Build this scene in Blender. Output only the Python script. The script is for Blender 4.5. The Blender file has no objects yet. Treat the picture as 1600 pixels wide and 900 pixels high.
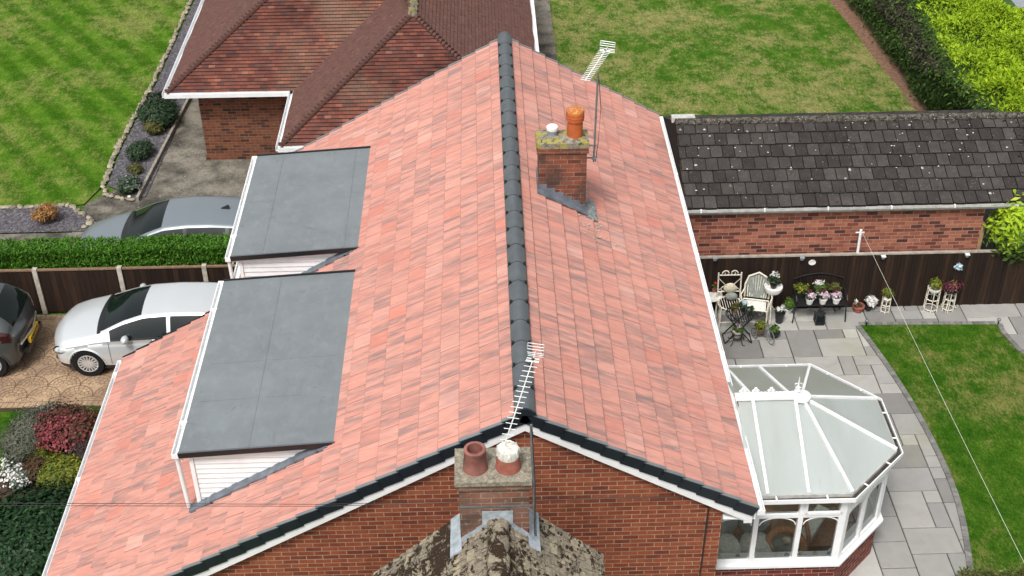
import bpy, math, random
import numpy as np
from mathutils import Vector, Matrix
random.seed(4); RS = np.random.RandomState(7)
R = math.radians
scene = bpy.context.scene

# ------------------------------------------------------------------ camera, world, sun, exposure
CX, CY, CZ, YAW, PIT, ROLL, FPX = -0.4527, -13.0991, 11.3006, 0.0226, 0.61697, -0.0091, 2029.98
_r = np.array([math.cos(YAW), -math.sin(YAW), 0]); _fh = np.array([math.sin(YAW), math.cos(YAW), 0])
FW = _fh*math.cos(PIT)+np.array([0, 0, -math.sin(PIT)]); _up = _fh*math.sin(PIT)+np.array([0, 0, math.cos(PIT)])
RT = _r*math.cos(ROLL)+_up*math.sin(ROLL); UP = -_r*math.sin(ROLL)+_up*math.cos(ROLL)
cam = bpy.data.cameras.new('camera'); camo = bpy.data.objects.new('camera', cam); scene.collection.objects.link(camo)
camo.matrix_world = Matrix(((RT[0], UP[0], -FW[0], CX), (RT[1], UP[1], -FW[1], CY), (RT[2], UP[2], -FW[2], CZ), (0, 0, 0, 1)))
cam.sensor_width = 36; cam.lens = FPX/1600*36; cam.clip_start = .1; cam.clip_end = 2000
scene.camera = camo

SUN_EL, SUN_AZ = R(58), R(205)      # azimuth measured clockwise from +Y
w = bpy.data.worlds.new("World"); scene.world = w; w.use_nodes = True
nt = w.node_tree; bg = nt.nodes['Background']
sky = nt.nodes.new('ShaderNodeTexSky'); sky.sky_type = 'NISHITA'; sky.sun_disc = False
sky.sun_elevation = SUN_EL; sky.sun_rotation = SUN_AZ; sky.dust_density = 6; sky.air_density = 1.2; sky.ozone_density = 1
hs = nt.nodes.new('ShaderNodeHueSaturation'); hs.inputs['Saturation'].default_value = .22
nt.links.new(sky.outputs[0], hs.inputs['Color']); nt.links.new(hs.outputs[0], bg.inputs[0]); bg.inputs[1].default_value = .12
sl = bpy.data.lights.new('sun', 'SUN'); sl.energy = 1.9; sl.angle = R(12); sl.color = (1, .96, .9)
so = bpy.data.objects.new('sun', sl); scene.collection.objects.link(so)
sd = Vector((math.sin(SUN_AZ)*math.cos(SUN_EL), math.cos(SUN_AZ)*math.cos(SUN_EL), math.sin(SUN_EL)))
so.rotation_euler = sd.to_track_quat('Z', 'Y').to_euler(); so.location = (0, -5, 30)
vs = scene.view_settings; vs.view_transform = 'Standard'; vs.look = 'None'; vs.gamma = 1; vs.use_curve_mapping = False
vs.exposure = 0.42

# ------------------------------------------------------------------ measuring helpers (photo pixel -> point on a real plane)
def ray(u, v): return FW+RT*(u-800)/FPX-UP*(v-450)/FPX
def atz(u, v, z): d = ray(u, v); s = (z-CZ)/d[2]; return (CX+d[0]*s, CY+d[1]*s, z)
def aty(u, v, y): d = ray(u, v); s = (y-CY)/d[1]; return (CX+d[0]*s, y, CZ+d[2]*s)
G = -5.9      # ground level on the drive side
PZ = -4.6     # patio terrace level
T = .5753     # house roof slope
HL = 11.85    # house length

# ------------------------------------------------------------------ materials
MATS = {}
class NT:
    def __init__(s, name):
        m = bpy.data.materials.new(name); m.use_nodes = True; s.m = m; s.t = m.node_tree; s.b = s.t.nodes['Principled BSDF']
        MATS[name] = m
    def n(s, typ, **kw):
        nd = s.t.nodes.new('ShaderNode'+typ)
        for k, v in kw.items(): setattr(nd, k, v)
        return nd
    def l(s, a, b): s.t.links.new(a, b)
    def coord(s, kind='Object', scale=(1, 1, 1), rot=(0, 0, 0)):
        c = s.n('TexCoord'); m = s.n('Mapping'); m.inputs['Scale'].default_value = scale; m.inputs['Rotation'].default_value = rot
        s.l(c.outputs[kind], m.inputs[0]); return m.outputs[0]
    def noise(s, scale, detail=4, vec=None, rough=.6, dist=0):
        nd = s.n('TexNoise'); nd.inputs['Scale'].default_value = scale; nd.inputs['Detail'].default_value = detail
        nd.inputs['Roughness'].default_value = rough; nd.inputs['Distortion'].default_value = dist
        if vec is None: vec = s.coord()
        s.l(vec, nd.inputs['Vector']); return nd.outputs['Fac']
    def ramp(s, fac, stops, interp='LINEAR'):
        r = s.n('ValToRGB'); r.color_ramp.interpolation = interp; e = r.color_ramp.elements
        while len(e) < len(stops): e.new(.5)
        for i, (p, c) in enumerate(stops):
            e[i].position = p; e[i].color = (*c, 1) if len(c) == 3 else c
        s.l(fac, r.inputs[0]); return r.outputs[0]
    def val(s, fac, a, b, lo=0., hi=1.):
        r = s.n('MapRange'); r.inputs[1].default_value = a; r.inputs[2].default_value = b; r.inputs[3].default_value = lo; r.inputs[4].default_value = hi
        s.l(fac, r.inputs[0]); return r.outputs[0]
    def mix(s, fac, a, b, typ='MIX'):
        m = s.n('Mix', data_type='RGBA', blend_type=typ)
        for sock, v in ((m.inputs[0], fac), (m.inputs[6], a), (m.inputs[7], b)):
            if isinstance(v, (int, float)): sock.default_value = v
            elif isinstance(v, tuple): sock.default_value = (*v, 1)
            else: s.l(v, sock)
        return m.outputs[2]
    def math(s, op, a, b=0.):
        m = s.n('Math', operation=op)
        for sock, v in ((m.inputs[0], a), (m.inputs[1], b)):
            if isinstance(v, (int, float)): sock.default_value = v
            else: s.l(v, sock)
        return m.outputs[0]
    def attr(s, name='rnd'):
        a = s.n('Attribute'); a.attribute_name = name; return a.outputs['Fac']
    def bump(s, h, strength=.3, dist=.01):
        b = s.n('Bump'); b.inputs['Strength'].default_value = strength; b.inputs['Distance'].default_value = dist
        s.l(h, b.inputs['Height']); s.l(b.outputs[0], s.b.inputs['Normal'])
    def out(s, col=None, rough=.7, metal=0, spec=.5):
        if col is not None:
            if isinstance(col, tuple): s.b.inputs['Base Color'].default_value = (*col, 1)
            else: s.l(col, s.b.inputs['Base Color'])
        if isinstance(rough, (int, float)): s.b.inputs['Roughness'].default_value = rough
        else: s.l(rough, s.b.inputs['Roughness'])
        s.b.inputs['Metallic'].default_value = metal; s.b.inputs['Specular IOR Level'].default_value = spec
        return s.m

def plain(name, col, rough=.6, metal=0, ns=6, amt=.12, bump=0, spec=None, var=0):
    spec = (.5 if rough < .6 else .2) if spec is None else spec
    m = NT(name); f = m.noise(ns, 5)
    lo = tuple(c*(1-amt) for c in col); hi = tuple(min(1, c*(1+amt)) for c in col)
    c = m.ramp(f, [(.3, lo), (.7, hi)])
    if var: c = m.mix(1., c, m.ramp(m.attr(), [(0, (1-var,)*3), (1, (1,)*3)]), 'MULTIPLY')
    if bump: m.bump(m.noise(ns*8, 4), bump, .01)
    return m.out(c, rough, metal, spec)

def brickmat(name, cols, mortar, bw=.235, bh=.083, ms=.011, soot=None, lich=0):
    m = NT(name); uv = m.coord('UV')
    b = m.n('TexBrick'); m.l(uv, b.inputs['Vector']); b.offset = .5
    b.inputs['Scale'].default_value = 1; b.inputs['Brick Width'].default_value = bw; b.inputs['Row Height'].default_value = bh
    b.inputs['Mortar Size'].default_value = ms/2; b.inputs['Mortar Smooth'].default_value = .15; b.inputs['Bias'].default_value = 0
    b.inputs['Color1'].default_value = (0, 0, 0, 1); b.inputs['Color2'].default_value = (1, 1, 1, 1)
    n = len(cols); col = m.ramp(b.outputs['Color'], [(i/(n-1), c) for i, c in enumerate(cols)])
    col = m.mix(.55, col, m.ramp(m.noise(9, 6, uv), [(.3, (.45, .45, .45)), (.7, (1.25, 1.2, 1.15))]), 'MULTIPLY')
    col = m.mix(.5, col, m.ramp(m.noise(.9, 4, uv), [(.35, (.7, .68, .66)), (.65, (1.1, 1.1, 1.1))]), 'MULTIPLY')
    mc = m.mix(m.val(m.noise(3, 4, uv), .35, .65), mortar, tuple(c*.6 for c in mortar))
    col = m.mix(b.outputs['Fac'], col, mc)
    if soot: col = m.mix(m.val(m.noise(2.2, 5, uv), .38, .6, 0, .85), col, soot)
    if lich: col = m.mix(m.val(m.noise(14, 5, uv), .6, .66, 0, lich), col, (.35, .33, .24))
    h = m.math('SUBTRACT', m.math('MULTIPLY', m.noise(60, 3, uv), .3), b.outputs['Fac'])
    m.bump(h, .6, .012)
    return m.out(col, .85, 0, .25)

brickmat('brick_gable', [(.16, .046, .03), (.22, .057, .03), (.25, .066, .033), (.28, .078, .038), (.30, .09, .045)], (.44, .30, .205), ms=.0125)
brickmat('brick_garage', [(.08, .03, .028), (.22, .066, .045), (.34, .12, .078), (.40, .155, .10)], (.42, .30, .235))
brickmat('brick_neighbour', [(.055, .026, .02), (.17, .058, .033), (.23, .078, .038), (.16, .065, .042)], (.22, .17, .125))
brickmat('brick_dark', [(.12, .022, .018), (.19, .04, .028), (.24, .055, .035)], (.42, .33, .27))
brickmat('brick_chimney', [(.10, .03, .022), (.36, .10, .05), (.24, .07, .045), (.42, .14, .07)], (.34, .30, .24), soot=(.055, .04, .033))
brickmat('brick_chimney_old', [(.13, .055, .042), (.33, .13, .08), (.22, .10, .075), (.30, .15, .11)], (.36, .33, .26), soot=(.075, .055, .045), lich=.4)

def roof_salmon():
    m = NT('tile_salmon'); r = m.attr()
    geo = m.n('TexCoord'); sep = m.n('SeparateXYZ'); m.l(geo.outputs['UV'], sep.inputs[0])
    cmb = m.n('CombineXYZ')
    m.l(m.math('MULTIPLY', sep.outputs[0], 8.5), cmb.inputs[0]); m.l(m.math('MULTIPLY', sep.outputs[1], 1.3), cmb.inputs[1])
    m.l(m.math('MULTIPLY', r, 60.), cmb.inputs[2])
    n1 = m.noise(1., 3, cmb.outputs[0], .65, .25)
    cmb2 = m.n('CombineXYZ'); m.l(m.math('MULTIPLY', sep.outputs[0], 45.), cmb2.inputs[0]); m.l(m.math('MULTIPLY', sep.outputs[1], 5.), cmb2.inputs[1]); m.l(m.math('MULTIPLY', r, 31.), cmb2.inputs[2])
    n2 = m.noise(1., 3, cmb2.outputs[0], .6)
    base = m.ramp(r, [(0, (.54, .205, .155)), (.06, (.550, .242, .190)), (.94, (.570, .273, .220)), (1, (.60, .32, .265))])
    st = m.val(n1, .41, .66, 0, .85)
    st = m.math('MULTIPLY', st, m.val(n2, .3, .6, .6, 1))
    st = m.math('MULTIPLY', st, m.ramp(m.math('FRACT', m.math('MULTIPLY', r, 7.3)), [(0, (.35,)*3), (.3, (.8,)*3), (1, (1.25,)*3)]))
    col = m.mix(st, base, (.19, .145, .142))
    col = m.mix(m.val(n2, .52, .72, 0, .45), col, (.64, .41, .35))
    big = m.noise(.55, 3)
    col = m.mix(.6, col, m.ramp(big, [(.3, (.86, .84, .84)), (.7, (1.06, 1.06, 1.05))]), 'MULTIPLY')
    m.bump(m.noise(70, 4), .25, .006)
    return m.out(col, .8, 0, .3)
roof_salmon()

def roof_plain():
    m = NT('tile_plain'); uv = m.coord('UV')
    b = m.n('TexBrick'); m.l(uv, b.inputs['Vector']); b.offset = .5
    b.inputs['Scale'].default_value = 1; b.inputs['Brick Width'].default_value = .17; b.inputs['Row Height'].default_value = .105
    b.inputs['Mortar Size'].default_value = .0025; b.inputs['Color1'].default_value = (0, 0, 0, 1); b.inputs['Color2'].default_value = (1, 1, 1, 1)
    col = m.ramp(b.outputs['Color'], [(0, (.075, .034, .03)), (.3, (.125, .046, .036)), (.75, (.155, .055, .04)), (.95, (.19, .065, .043)), (1, (.25, .12, .085))])
    col = m.mix(.75, col, m.ramp(m.noise(.8, 5), [(.35, (.5, .46, .46)), (.62, (1.25, 1.2, 1.15))]), 'MULTIPLY')
    col = m.mix(m.val(m.noise(5, 6), .48, .70, 0, .6), col, (.085, .06, .056))
    col = m.mix(m.val(m.noise(.35, 4), .55, .75, 0, .5), col, (.27, .19, .13))
    col = m.mix(b.outputs['Fac'], col, (.03, .02, .018))
    m.bump(m.noise(40, 4), .3, .01)
    return m.out(col, .9, 0, .2)
roof_plain()
def roof_plain_w():
    m = NT('tile_plain_weathered'); uv = m.coord('UV')
    col = m.ramp(m.noise(7, 7, m.coord('UV', scale=(1.6, .6, 1)), .7), [(.3, (.065, .034, .03)), (.55, (.118, .06, .05)), (.75, (.18, .10, .085))])
    col = m.mix(m.val(m.noise(2.2, 6, None, .7), .55, .72, 0, .6), col, (.17, .06, .045)); col = m.mix(m.val(m.noise(9, 5), .64, .70, 0, .6), col, (.24, .19, .17))
    m.bump(m.noise(40, 4), .4, .01); return m.out(col, .95, 0, .2)
roof_plain_w()

def roof_concrete():
    m = NT('tile_concrete'); r = m.attr()
    col = m.ramp(r, [(0, (.030, .026, .025)), (1, (.060, .053, .050))])
    col = m.mix(.6, col, m.ramp(m.noise(5, 6), [(.3, (.6, .6, .6)), (.7, (1.3, 1.3, 1.3))]), 'MULTIPLY')
    v = m.n('TexVoronoi'); v.inputs['Scale'].default_value = 3.2; m.l(m.coord(), v.inputs['Vector'])
    d = m.math('ADD', v.outputs['Distance'], m.math('MULTIPLY', m.noise(22, 3), .22))
    sp = m.val(d, .17, .21, .8, 0)
    col = m.mix(m.math('MULTIPLY', sp, m.val(m.noise(1.6, 2), .42, .50)), col, (.50, .50, .46))
    col = m.mix(m.val(m.noise(11, 6, None, .7), .60, .68, 0, .8), col, (.018, .015, .012))
    col = m.mix(m.val(m.noise(30, 4), .62, .70, 0, .5), col, (.22, .22, .20))
    m.bump(m.noise(50, 4), .4, .01)
    return m.out(col, .92, 0, .2)
roof_concrete()

def roof_mossy():
    m = NT('tile_mossy'); r = m.attr()
    col = m.ramp(r, [(0, (.18, .155, .125)), (.5, (.26, .225, .175)), (1, (.34, .29, .215))])
    col = m.mix(.7, col, m.ramp(m.noise(18, 6), [(.3, (.55, .55, .52)), (.7, (1.3, 1.28, 1.2))]), 'MULTIPLY')
    col = m.mix(m.val(m.noise(28, 5), .58, .64, 0, .7), col, (.42, .37, .28))
    moss = m.val(m.math('ADD', m.noise(7, 8, None, .78, .6), m.math('MULTIPLY', m.noise(1.1, 2), .5)), .765, .80)
    col = m.mix(moss, col, (.035, .022, .014))
    col = m.mix(m.val(m.noise(45, 3), .70, .74), col, (.62, .60, .55))
    h = m.math('ADD', m.math('MULTIPLY', moss, 1.), m.noise(60, 5)); m.bump(h, .8, .015)
    return m.out(col, .95, 0, .15)
roof_mossy()

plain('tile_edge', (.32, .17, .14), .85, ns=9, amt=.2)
plain('tile_edge_shaded', (.05, .026, .02), .95, ns=9, amt=.3)  # weathered riser colour, darkened to paint in the shadow line of each course
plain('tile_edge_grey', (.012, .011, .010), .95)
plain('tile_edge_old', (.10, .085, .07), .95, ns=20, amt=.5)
def ridge_weathered():
    m = NT('ridge_weathered'); c = m.ramp(m.noise(14, 6), [(.35, (.035, .03, .025)), (.65, (.15, .14, .12))])
    c = m.mix(m.val(m.noise(16, 6, None, .7), .5, .56, 0, .9), c, (.02, .016, .011)); c = m.mix(m.val(m.noise(30, 3), .64, .68), c, (.42, .41, .37)); m.bump(m.noise(50, 5), .7, .012); m.out(c, .95, 0, .2)
ridge_weathered()
plain('moss_dark', (.035, .025, .016), .95, ns=30, amt=.4, bump=.8)
plain('white_upvc', (.78, .79, .80), .4, ns=4, amt=.07)
plain('white_dirty', (.45, .45, .43), .5, ns=9, amt=.25)
plain('groove_grey', (.60, .60, .62), .6)
plain('gutter_inside', (.05, .045, .038), .8, ns=9, amt=.4)
plain('verge_dark', (.010, .015, .021), .45, ns=3, amt=.15)
plain('verge_lip', (.16, .18, .19), .5, ns=3, amt=.15)
plain('ridge_grey', (.088, .10, .11), .55, ns=5, amt=.14, bump=.1)
plain('clip_black', (.012, .012, .014), .5)
plain('lead', (.12, .135, .16), .5, ns=7, amt=.35, bump=.2)
plain('lead_light', (.32, .36, .40), .5, ns=9, amt=.35, bump=.3)
plain('lead_mossy', (.20, .22, .22), .7, ns=22, amt=.6, bump=.4)
plain('terracotta', (.30, .105, .075), .7, ns=9, amt=.25, bump=.1)
plain('terracotta_dull', (.24, .10, .085), .75, ns=7, amt=.3, bump=.1)
plain('orange_clay', (.42, .105, .035), .65, ns=8, amt=.2)
plain('pot_cap_white', (.62, .60, .55), .8, ns=20, amt=.3, bump=.4)
plain('soot', (.01, .009, .008), .9)
plain('alu', (.60, .62, .62), .35, .6, ns=8, amt=.1)
plain('alu_bright', (.78, .79, .78), .4, .2)
plain('mast_grey', (.16, .17, .175), .5, .3, ns=12, amt=.3)
plain('cable_black', (.02, .018, .02), .5)
plain('rope', (.50, .52, .45), .8)
plain('dark_room', (.05, .045, .04), .8)
plain('concrete_post', (.42, .39, .33), .9, ns=9, amt=.25, bump=.3)
plain('mortar_band', (.32, .29, .25), .9, ns=9, amt=.3, bump=.3)
plain('kerb_stone', (.26, .235, .2), .9, ns=9, amt=.3, bump=.3)
plain('stone_pale', (.36, .32, .24), .9, ns=14, amt=.35, bump=.5, var=.5)
plain('soil', (.05, .034, .025), .95, ns=14, amt=.5, bump=.8)
plain('soil_brown', (.17, .098, .065), .95, ns=9, amt=.4, bump=.6)
plain('sett', (.20, .195, .185), .9, ns=12, amt=.25, bump=.4, var=.35)
plain('iron_black', (.02, .02, .022), .5, .3)
plain('iron_white', (.66, .62, .53), .5, ns=30, amt=.25)
plain('pot_white', (.72, .71, .68), .5)
plain('pot_black', (.018, .018, .02), .35)
plain('wood_worn', (.20, .13, .085), .8, ns=20, amt=.3)
plain('wicker', (.40, .19, .08), .7, ns=40, amt=.4, bump=.4)
plain('cushion', (.66, .66, .60), .9, ns=18, amt=.25, bump=.3)
plain('cushion_grey', (.22, .24, .22), .9, ns=18, amt=.25)
plain('ornament_grey', (.25, .27, .30), .4)
plain('ornament_cream', (.55, .50, .38), .6, ns=30, amt=.4)
plain('tyre', (.012, .012, .013), .85)
plain('wheel_silver', (.62, .63, .64), .3, .5)
plain('trim_black', (.012, .012, .014), .35)
plain('plate_yellow', (.80, .50, .03), .4)
plain('bark', (.10, .07, .05), .95, ns=30, amt=.4, bump=.6)
plain('cream_plaster', (.62, .58, .48), .8)
plain('tan_wall', (.36, .23, .12), .9, ns=9, amt=.2)

def paint(name, col, metal=.5, rough=.28):
    m = NT(name); m.out(m.ramp(m.noise(.7, 2), [(.3, tuple(c*.93 for c in col)), (.7, col)]), rough, metal, .5)
    m.b.inputs['Coat Weight'].default_value = .6; m.b.inputs['Coat Roughness'].default_value = .05
paint('paint_silver', (.70, .73, .75), .45); paint('paint_bluegrey', (.20, .235, .26), .3, .35); paint('paint_darkgrey', (.075, .082, .085), .4)
m = NT('car_glass'); m.out((.006, .010, .010), .05, 0, .35)
m = NT('lamp_clear'); m.out(m.ramp(m.noise(9, 2), [(.4, (.28, .30, .31)), (.6, (.62, .64, .65))]), .08, .2)
m = NT('lamp_red'); m.out((.035, .008, .010), .15)

def epdm():
    m = NT('epdm'); c = m.ramp(m.noise(1.6, 6), [(.3, (.14, .158, .168)), (.7, (.175, .197, .208))])
    c = m.mix(m.val(m.noise(7, 6, m.coord(scale=(1, .6, 1))), .5, .8, 0, .5), c, (.22, .245, .255))
    c = m.mix(m.val(m.noise(24, 4), .69, .73, 0, .7), c, (.06, .07, .075))
    c = m.mix(m.val(m.noise(38, 2), .74, .77, 0, .8), c, (.5, .52, .5)); c = m.mix(m.val(m.noise(2.3, 7, None, .7, 1.5), .6, .66, 0, .35), c, (.09, .10, .105))
    m.bump(m.noise(9, 4), .15, .01); m.out(c, m.val(m.noise(3, 4), .3, .7, .45, .7), 0, .4)
epdm()

def lawn(name, c1, c2, straw, st_amt, stripes=None, lo=.5, hi=.68):
    m = NT(name); co = m.coord()
    fine = m.noise(26, 6, m.coord(scale=(1, .55, 1), rot=(0, 0, .5)), .75); med = m.noise(2.6, 6, co, .65); big = m.noise(.45, 3, co)
    c = m.mix(m.val(med, .35, .65), c1, c2)
    if stripes:
        ang, per, amt = stripes
        wv = m.n('TexWave'); wv.wave_type = 'BANDS'; wv.bands_direction = 'X'; wv.inputs['Scale'].default_value = math.pi*2/20/per*1.; wv.inputs['Distortion'].default_value = .7; wv.inputs['Detail'].default_value = 3; wv.inputs['Detail Scale'].default_value = 1.5
        m.l(m.coord(rot=(0, 0, ang)), wv.inputs['Vector'])
        c = m.mix(amt, c, m.ramp(wv.outputs['Fac'], [(.25, (.62, .72, .55)), (.75, (1.3, 1.2, 1.25))]), 'MULTIPLY')
    fib = m.noise(11, 8, m.coord(scale=(1.25, .5, 1), rot=(0, 0, .12)), .85)
    s = m.val(m.math('ADD', m.math('MULTIPLY', med, .25), m.math('ADD', m.math('MULTIPLY', fib, .45), m.math('MULTIPLY', big, .3))), lo, hi, 0, st_amt)
    c = m.mix(s, c, straw)
    tuft = m.noise(7, 7, m.coord(scale=(1.2, .55, 1), rot=(0, 0, -.3)), .85)
    c = m.mix(.8, c, m.ramp(tuft, [(.3, (.55, .62, .5)), (.7, (1.5, 1.4, 1.4))]), 'MULTIPLY')
    c = m.mix(.85, c, m.ramp(fine, [(.32, (.38, .44, .34)), (.68, (1.6, 1.52, 1.5))]), 'MULTIPLY')
    m.bump(m.noise(60, 5), .9, .03); m.out(c, .95, 0, .03)
lawn('lawn_left', (.040, .115, .008), (.082, .165, .017), (.25, .235, .095), .6, (R(-36), .85, .72), .485, .575)
lawn('lawn_back', (.034, .105, .009), (.075, .145, .018), (.28, .245, .115), .72, (R(-22), .9, .3), .475, .565)
lawn('lawn_patio', (.024, .082, .006), (.058, .125, .012), (.22, .19, .08), .6, None, .50, .59)
lawn('ground_grass', (.05, .12, .02), (.09, .16, .03), (.25, .23, .1), .5, None)

def slabs():
    m = NT('sandstone'); r = m.attr()
    c = m.ramp(r, [(0, (.185, .182, .176)), (.35, (.26, .258, .25)), (.7, (.315, .311, .295)), (1, (.41, .405, .385))])
    c = m.mix(.45, c, m.ramp(m.noise(3, 6, None, .6, .8), [(.3, (.78, .77, .74)), (.7, (1.12, 1.11, 1.08))]), 'MULTIPLY')
    geo = m.n('NewGeometry'); 
    c = m.mix(m.val(m.noise(.55, 3), .57, .68, 0, .35), c, (.24, .24, .13))
    c = m.mix(m.val(m.noise(8, 6), .68, .74, 0, .5), c, (.16, .15, .14))
    m.bump(m.noise(7, 6), .3, .015); m.out(c, .75, 0, .35)
slabs()
plain('slab_joint', (.045, .043, .040), .95, ns=20, amt=.4)
def imprinted():
    m = NT('imprinted'); c = m.ramp(m.noise(1.4, 5), [(.35, (.25, .165, .105)), (.65, (.44, .315, .195))])
    v = m.n('TexVoronoi'); v.feature = 'DISTANCE_TO_EDGE'; v.inputs['Scale'].default_value = 5.5; m.l(m.coord(), v.inputs['Vector'])
    c = m.mix(m.val(v.outputs['Distance'], .012, .045, .42, 0), c, (.14, .09, .065))
    c = m.mix(.55, c, m.ramp(m.noise(9, 6), [(.3, (.6, .6, .62)), (.7, (1.3, 1.3, 1.25))]), 'MULTIPLY')
    c = m.mix(m.val(m.noise(.9, 3), .52, .68, 0, .6), c, (.20, .14, .11))
    m.bump(m.noise(25, 5), .4, .01); m.out(c, .7, 0, .4)
imprinted()
plain('imprint_line', (.15, .095, .065), .9, ns=5, amt=.3)
def concrete_old():
    m = NT('concrete_old'); c = m.ramp(m.noise(1.3, 7, None, .65), [(.38, (.055, .05, .044)), (.62, (.21, .195, .165))])
    c = m.mix(m.val(m.noise(5, 7, None, .75), .5, .62, 0, .6), c, (.07, .064, .055)); c = m.mix(m.val(m.noise(15, 5), .66, .70, 0, .7), c, (.36, .34, .29))
    c = m.mix(.8, c, m.ramp(m.noise(22, 5), [(.3, (.55, .55, .55)), (.7, (1.4, 1.38, 1.3))]), 'MULTIPLY')
    m.bump(m.noise(40, 4), .5, .01); m.out(c, .9, 0, .2)
concrete_old()
def slate_gravel():
    m = NT('slate_gravel'); v = m.n('TexVoronoi'); v.inputs['Scale'].default_value = 22; m.l(m.coord(), v.inputs['Vector'])
    c = m.ramp(v.outputs['Color'], [(0, (.035, .032, .038)), (.5, (.08, .074, .085)), (1, (.18, .17, .185))])
    m.bump(v.outputs['Distance'], .8, .02); m.out(c, .8, 0, .3)
slate_gravel()
def fencewood():
    m = NT('fence_wood'); c = m.ramp(m.attr(), [(0, (.014, .008, .006)), (.6, (.021, .0115, .008)), (1, (.034, .019, .012))])
    c = m.mix(.6, c, m.ramp(m.noise(14, 5, m.coord(scale=(1, 1, .12))), [(.3, (.5, .5, .5)), (.7, (1.6, 1.5, 1.4))]), 'MULTIPLY')
    m.out(c, .8, 0, .25)
fencewood()
def coping():
    m = NT('coping'); c = m.ramp(m.noise(16, 6), [(.3, (.15, .135, .105)), (.7, (.33, .30, .24))])
    v = m.n('TexVoronoi'); v.inputs['Scale'].default_value = 55; m.l(m.coord(), v.inputs['Vector'])
    c = m.mix(.6, c, m.ramp(v.outputs['Color'], [(.2, (.6, .6, .6)), (.8, (1.35, 1.35, 1.3))]), 'MULTIPLY')
    c = m.mix(m.val(m.noise(24, 4), .68, .71, 0, .9), c, (.62, .61, .57))
    m.bump(m.noise(70, 5), .7, .012); m.out(c, .95, 0, .2)
coping()
def coping_lichen():
    m = NT('coping_lichen'); c = m.ramp(m.noise(12, 6), [(.3, (.10, .085, .065)), (.7, (.34, .31, .25))])
    c = m.mix(m.val(m.noise(7, 5), .50, .58, 0, .9), c, (.30, .27, .05))
    c = m.mix(m.val(m.noise(11, 5, m.coord(scale=(1.3, 1, 1))), .58, .62, 0, .9), c, (.04, .035, .02))
    m.bump(m.noise(50, 5), .7, .012); m.out(c, .95, 0, .2)
coping_lichen()
def lichen_cap():
    m = NT('lichen_cap'); c = m.mix(m.val(m.noise(16, 5), .5, .62), (.42, .13, .045), (.50, .33, .06)); c = m.mix(m.val(m.noise(30, 3), .64, .68), c, (.7, .68, .6)); m.out(c, .9)
lichen_cap()
def poly():
    m = NT('polycarbonate'); c = m.ramp(m.noise(.8, 3, m.coord(scale=(2.5, .4, 1))), [(.35, (.56, .60, .575)), (.65, (.68, .73, .735))])
    c = m.mix(m.math('MULTIPLY', m.attr(), m.val(m.noise(1.2, 3), .3, .7, .55, 1)), c, (.40, .41, .35)); c = m.mix(m.val(m.noise(5, 6, m.coord(scale=(3, .35, 1))), .6, .78, 0, .45), c, (.30, .32, .27))
    m.out(c, .35, 0, .5); tl = m.n('BsdfTranslucent'); tl.inputs[0].default_value = (.8, .84, .82, 1); mx = m.n('MixShader'); mx.inputs[0].default_value = .55
    m.l(m.b.outputs[0], mx.inputs[1]); m.l(tl.outputs[0], mx.inputs[2]); m.l(mx.outputs[0], m.t.nodes['Material Output'].inputs[0])
poly()
def winglass():
    m = NT('window_glass'); t = m.t
    tr = m.n('BsdfTransparent'); tr.inputs[0].default_value = (.95, .97, .96, 1); gl = m.n('BsdfGlossy'); gl.inputs['Roughness'].default_value = .02
    fr = m.n('Fresnel'); fr.inputs[0].default_value = 1.5; mx = m.n('MixShader'); m.l(m.math('ADD', fr.outputs[0], .0), mx.inputs[0]); m.l(tr.outputs[0], mx.inputs[1]); m.l(gl.outputs[0], mx.inputs[2])
    m.l(mx.outputs[0], t.nodes['Material Output'].inputs[0])
winglass()

def leafmat(name, stops, rough=.6, trans=.25):
    m = NT(name); c = m.ramp(m.attr(), stops)
    c = m.mix(.5, c, m.ramp(m.noise(1.7, 3), [(.35, (.7, .72, .7)), (.65, (1.2, 1.2, 1.2))]), 'MULTIPLY')
    m.out(c, rough, 0, .18)
    tl = m.n('BsdfTranslucent'); m.l(c, tl.inputs[0]); mx = m.n('MixShader'); mx.inputs[0].default_value = trans
    m.l(m.b.outputs[0], mx.inputs[1]); m.l(tl.outputs[0], mx.inputs[2]); m.l(mx.outputs[0], m.t.nodes['Material Output'].inputs[0])
leafmat('leaf_hedge', [(0, (.025, .07, .008)), (.5, (.06, .17, .014)), (1, (.12, .29, .028))])
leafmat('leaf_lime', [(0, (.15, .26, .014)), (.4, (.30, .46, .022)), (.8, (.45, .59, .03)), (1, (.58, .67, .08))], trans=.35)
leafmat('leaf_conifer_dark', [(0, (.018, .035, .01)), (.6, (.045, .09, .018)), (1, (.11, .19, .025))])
leafmat('twig_brown', [(0, (.03, .022, .018)), (.6, (.075, .055, .048)), (1, (.15, .12, .11))])
leafmat('leaf_laurel', [(0, (.007, .022, .009)), (.6, (.018, .05, .018)), (1, (.04, .09, .03))], .5, .1)
leafmat('leaf_dark', [(0, (.012, .028, .014)), (.6, (.03, .06, .028)), (1, (.09, .13, .07))])
leafmat('leaf_redpink', [(0, (.045, .05, .02)), (.4, (.13, .035, .035)), (.8, (.30, .055, .075)), (1, (.42, .14, .16))])
leafmat('leaf_redlow', [(0, (.03, .045, .015)), (.5, (.08, .04, .025)), (1, (.17, .10, .05))])
leafmat('leaf_lavender', [(0, (.06, .075, .045)), (.6, (.14, .15, .11)), (1, (.24, .22, .2))])
leafmat('leaf_yellow', [(0, (.05, .08, .015)), (.6, (.14, .17, .025)), (1, (.38, .34, .04))])
leafmat('leaf_autumn', [(0, (.16, .075, .02)), (.6, (.38, .19, .06)), (1, (.52, .34, .16))])
leafmat('leaf_olive', [(0, (.05, .05, .015)), (.6, (.10, .10, .03)), (1, (.16, .16, .05))])
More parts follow.
